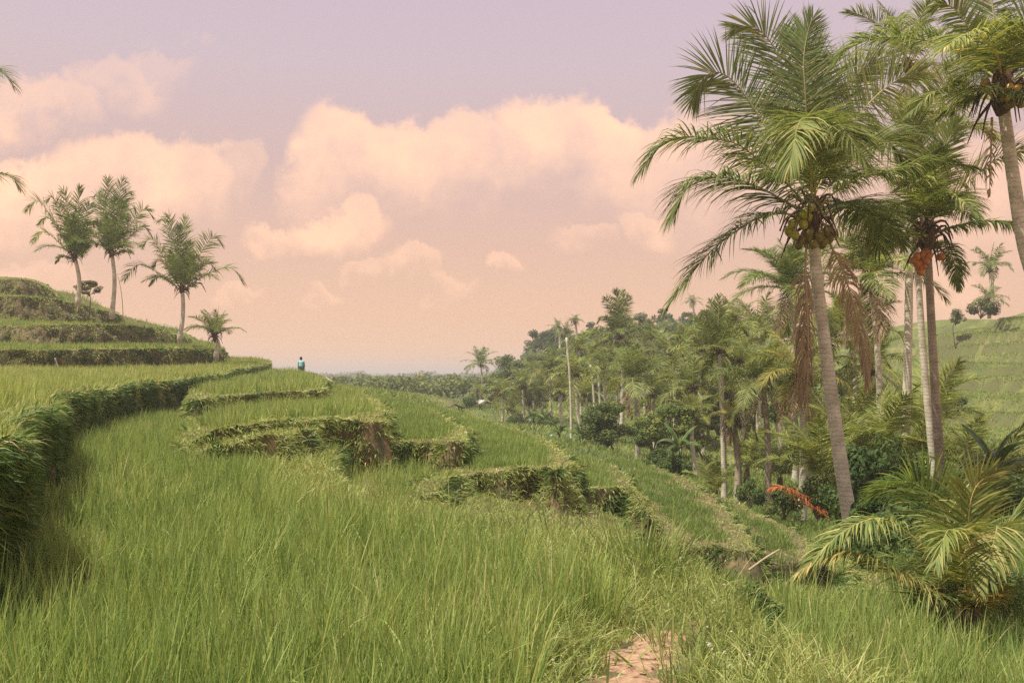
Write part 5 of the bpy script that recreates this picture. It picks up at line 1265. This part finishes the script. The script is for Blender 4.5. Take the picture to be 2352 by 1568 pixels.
# white flower heads among the weeds on the bund
M['petal'] = solid_mat('white_petals', [(0.3, (0.70, 0.66, 0.60)), (0.7, (0.82, 0.79, 0.74))], 9, bump=.1)
M['stalk'] = solid_mat('flower_stalk', [(0.3, (0.10, 0.14, 0.03)), (0.7, (0.2, 0.24, 0.06))], 9, bump=0)
fh = Geo(); rr2 = np.random.default_rng(3)
for i in range(26):
    d = unit(rr2.normal(size=3) + [0, 0, .8]); a_ = unit(np.cross(d, rr2.normal(size=3))); c_ = np.cross(d, a_)
    q = d * .006; fh.add([q - a_ * .002, q + d * .011 - a_ * .003 + c_ * .002, q + d * .011 + a_ * .003, q + a_ * .002], [(0, 1, 2), (0, 2, 3)])
ellipsoid(fh, (0, 0, .004), (.007, .007, .006), nu=6, nv=5); FH = fh.mesh('flower_head', M['petal'])
gs = Geo(); gs.tube(catmull([(0, 0, 0), (.01, .005, .14), (.0, 0, .28)], 7), np.linspace(.0022, .0014, 7), 4); FS = gs.mesh('flower_stalk', M['stalk'])
for k in range(20):
    x = [1.02, 1.05, 1.12, 1.00, .98, 1.04, 1.1, .95, 1.16, 1.2, .20, .14, 1.5, .92, 1.22, 1.3, .85, 1.0, 1.08, 1.35][k]; y = [4.75, 4.9, 4.65, 4.55, 4.5, 4.35, 5.1, 4.4, 4.45, 5.4, 4.45, 4.38, 6.4, 6.9, 6.6, 7.0, 6.7, 4.28, 4.3, 5.8][k]
    z = float(ground_z(x, y)[0]); root = thing('wild_flower', 'small white wild flower among the weeds beside the path', 'flower', (x, y, z), 'white wild flowers beside the path')
    s_ = .6 + .3 * ((k * 7) % 5) / 4
    link('stalk', FS, root, rot=(0, 0, k), scale=(1, 1, s_)); link('flower_head', FH, root, (0, 0, .28 * s_), (0.2, .2, k), (.42, .42, .42))
# ---------------------------------------------------------------- sky, sun, camera
SUN_TO = Vector((-0.40, -0.16, 0.90)).normalized()
world = bpy.data.worlds.new('World'); SC.world = world; world.use_nodes = True
nt = world.node_tree; nt.nodes.clear()
tc = N(nt, 'ShaderNodeTexCoord')
sep = N(nt, 'ShaderNodeSeparateXYZ'); nt.links.new(tc.outputs['Generated'], sep.inputs[0])
def mth(op, a, b=None, c=None, clamp=False):
    n = N(nt, 'ShaderNodeMath', operation=op); n.use_clamp = clamp
    for i, x in enumerate((a, b, c)):
        if x is None: continue
        if isinstance(x, (int, float)): n.inputs[i].default_value = x
        else: nt.links.new(x, n.inputs[i])
    return n.outputs[0]
def sstep(x, a, b):
    n = N(nt, 'ShaderNodeMapRange', interpolation_type='SMOOTHSTEP'); n.inputs[1].default_value = a; n.inputs[2].default_value = b
    nt.links.new(x, n.inputs[0]); return n.outputs[0]
# bearing plane: a = x / y, b = z / y for what lies ahead
yy = mth('MAXIMUM', sep.outputs['Y'], 0.08)
A = mth('DIVIDE', sep.outputs['X'], yy); B = mth('DIVIDE', sep.outputs['Z'], yy)
front = sstep(sep.outputs['Y'], 0.1, 0.35)
grad = ramp(nt, mth('MULTIPLY_ADD', sep.outputs['Z'], 1.0, 0.0), [(0.0, (0.73, 0.44, 0.275)), (0.06, (0.645, 0.392, 0.255)), (0.14, (0.565, 0.358, 0.272)), (0.23, (0.485, 0.34, 0.315)), (0.32, (0.455, 0.36, 0.385)), (0.45, (0.42, 0.335, 0.41)), (1.0, (0.40, 0.36, 0.48))])
def noise_at(scale, detail, sx=1.0, rough=0.55, off=0.0):
    cb = N(nt, 'ShaderNodeCombineXYZ'); nt.links.new(mth('MULTIPLY', A, sx), cb.inputs[0]); nt.links.new(B, cb.inputs[1]); cb.inputs[2].default_value = off
    n = N(nt, 'ShaderNodeTexNoise'); n.inputs['Scale'].default_value = scale; n.inputs['Detail'].default_value = detail; n.inputs['Roughness'].default_value = rough
    nt.links.new(cb.outputs[0], n.inputs['Vector']); return n
nz = noise_at(11, 9, 1.0, 0.6); nz2 = noise_at(3.2, 5, 0.8, 0.5, 4.0)
n1 = mth('SUBTRACT', nz.outputs['Fac'], 0.5); n2 = mth('SUBTRACT', nz2.outputs['Fac'], 0.5)
Bn = mth('ADD', B, mth('ADD', mth('MULTIPLY', n1, 0.15), mth('MULTIPLY', n2, 0.07)))
An = mth('ADD', A, mth('ADD', mth('MULTIPLY', n2, 0.16), mth('MULTIPLY', n1, 0.08)))
# cumulus puffs: (column, row, half width, height above, depth below, strength) in photo units of the bearing plane
PUFFS = [(60, 270, 150, 95, 60, .62), (240, 205, 130, 70, 60, .42), (330, 160, 90, 45, 40, .25), (60, 430, 190, 85, 150, .95), (270, 400, 170, 100, 140, 1.0), (420, 420, 130, 85, 130, .8), (545, 380, 70, 45, 90, .4),
         (770, 335, 110, 115, 150, 1.0), (900, 350, 130, 90, 140, .9), (1060, 350, 140, 90, 140, .85), (1230, 320, 120, 115, 140, .95), (1400, 305, 130, 105, 170, 1.0), (1510, 350, 110, 110, 200, .7), (1640, 380, 150, 110, 160, .6),
         (800, 520, 105, 75, 55, .72), (670, 525, 85, 42, 45, .55), (960, 608, 75, 48, 38, .5), (850, 612, 60, 30, 28, .35), (1190, 585, 45, 26, 24, .45), (1340, 555, 80, 35, 50, .4), (1500, 520, 80, 50, 50, .5), (1060, 640, 60, 25, 30, .35), (750, 690, 50, 25, 30, .4),
         (560, 660, 60, 25, 25, .35), (100, 640, 120, 50, 60, .35), (2000, 420, 200, 120, 160, .5), (2300, 420, 200, 100, 200, .6), (2100, 640, 260, 60, 60, .35), (-200, 380, 260, 110, 140, .8), (2650, 380, 260, 140, 140, .8)]
tot = None; edge = None
for (u, v, rw, up, dn, st) in PUFFS:
    a0, b0 = (u - U0) / K, (V0 - v) / K
    da = mth('MULTIPLY', mth('SUBTRACT', An, a0), K / (rw * 1.15))
    db = mth('SUBTRACT', Bn, b0)
    dbs = mth('MAXIMUM', mth('MULTIPLY', db, K / up), mth('MULTIPLY', db, -K / (dn * 1.5)))
    r2 = mth('ADD', mth('MULTIPLY', da, da), mth('MULTIPLY', dbs, dbs))
    hard = mth('MULTIPLY', sstep(r2, 1.0, 0.32), mth('MULTIPLY', sstep(mth('MULTIPLY', db, K / dn), -1.25, 0.35), st))
    tot = hard if tot is None else mth('MAXIMUM', tot, hard)
cl = mth('MULTIPLY', mth('MULTIPLY', tot, front), mth('ADD', 0.74, mth('ADD', mth('MULTIPLY', n1, 1.2), mth('MULTIPLY', n2, 0.9))), clamp=True)
# broken cloud elsewhere round the sky
n3 = N(nt, 'ShaderNodeTexNoise'); n3.inputs['Scale'].default_value = 3.0; n3.inputs['Detail'].default_value = 6; nt.links.new(tc.outputs['Generated'], n3.inputs['Vector'])
back = mth('MULTIPLY', mth('SUBTRACT', 1.0, front), mth('MULTIPLY', sstep(n3.outputs['Fac'], 0.5, 0.68), 0.7))
cl = mth('ADD', cl, back, clamp=True)
mixc = N(nt, 'ShaderNodeMix', data_type='RGBA'); nt.links.new(cl, mixc.inputs[0]); nt.links.new(grad, mixc.inputs[6]); mixc.inputs[7].default_value = (0.96, 0.575, 0.36, 1)
# below the horizon: dim ground bounce
sky = N(nt, 'ShaderNodeTexSky', sky_type='NISHITA'); sky.sun_disc = False
sky.sun_elevation = math.asin(SUN_TO.z); sky.sun_rotation = math.atan2(SUN_TO.x, SUN_TO.y); sky.dust_density = 4
sc10 = N(nt, 'ShaderNodeMix', data_type='RGBA', blend_type='MULTIPLY'); sc10.inputs[0].default_value = 1; sc10.inputs[7].default_value = (10, 10, 10, 1)
nt.links.new(mixc.outputs[2], sc10.inputs[6])
fin = N(nt, 'ShaderNodeMix', data_type='RGBA'); fin.inputs[0].default_value = 0.05
nt.links.new(sc10.outputs[2], fin.inputs[6]); nt.links.new(sky.outputs[0], fin.inputs[7])
bg = N(nt, 'ShaderNodeBackground'); bg.inputs['Strength'].default_value = 0.093; nt.links.new(fin.outputs[2], bg.inputs[0])
ow = N(nt, 'ShaderNodeOutputWorld'); nt.links.new(bg.outputs[0], ow.inputs[0])
world.cycles.sampling_method = 'MANUAL'; world.cycles.sample_map_resolution = 512

sl = bpy.data.lights.new('sun', 'SUN'); sl.energy = 4.4; sl.angle = math.radians(0.6); sl.color = (1.0, 0.92, 0.76)
so = bpy.data.objects.new('sun', sl); COL.objects.link(so); so.location = SUN_TO * 60
so.rotation_euler = (-SUN_TO).to_track_quat('-Z', 'Y').to_euler()

# haze: one closed box of thin air round everything
HZ = (-4200, 4200, -30, 3900, -40, 22)
hb = Geo(); c = [(x, y, z) for x in HZ[:2] for y in HZ[2:4] for z in HZ[4:6]]
hb.add(c, [(0, 1, 3), (0, 3, 2), (4, 6, 7), (4, 7, 5), (0, 4, 5), (0, 5, 1), (2, 3, 7), (2, 7, 6), (0, 2, 6), (0, 6, 4), (1, 5, 7), (1, 7, 3)])
hm, hn = new_mat('haze_air')
pv = N(hn, 'ShaderNodeVolumePrincipled'); pv.inputs['Color'].default_value = (0.84, 0.84, 0.82, 1); pv.inputs['Density'].default_value = 0.0009; pv.inputs['Anisotropy'].default_value = 0.2
hn.links.new(pv.outputs[0], N(hn, 'ShaderNodeOutputMaterial').inputs['Volume'])
ho = tag(link('haze', hb.mesh('haze', hm)), kind='stuff')

cam = bpy.data.cameras.new('camera'); cam.lens = 32; cam.sensor_width = 36; cam.shift_y = 80 / 2352; cam.clip_start = 0.05; cam.clip_end = 20000
co = bpy.data.objects.new('camera', cam); co.location = (0, 0, 0); co.rotation_euler = (math.pi / 2, 0, 0); COL.objects.link(co)
SC.camera = co
SC.view_settings.view_transform = 'Standard'; SC.view_settings.look = 'None'; SC.view_settings.exposure = 0.68; SC.view_settings.gamma = 1.0
cy = SC.cycles; cy.use_denoising = False; cy.max_bounces = 6; cy.diffuse_bounces = 4; cy.transmission_bounces = 4; cy.glossy_bounces = 2; cy.volume_bounces = 0; cy.transparent_max_bounces = 8
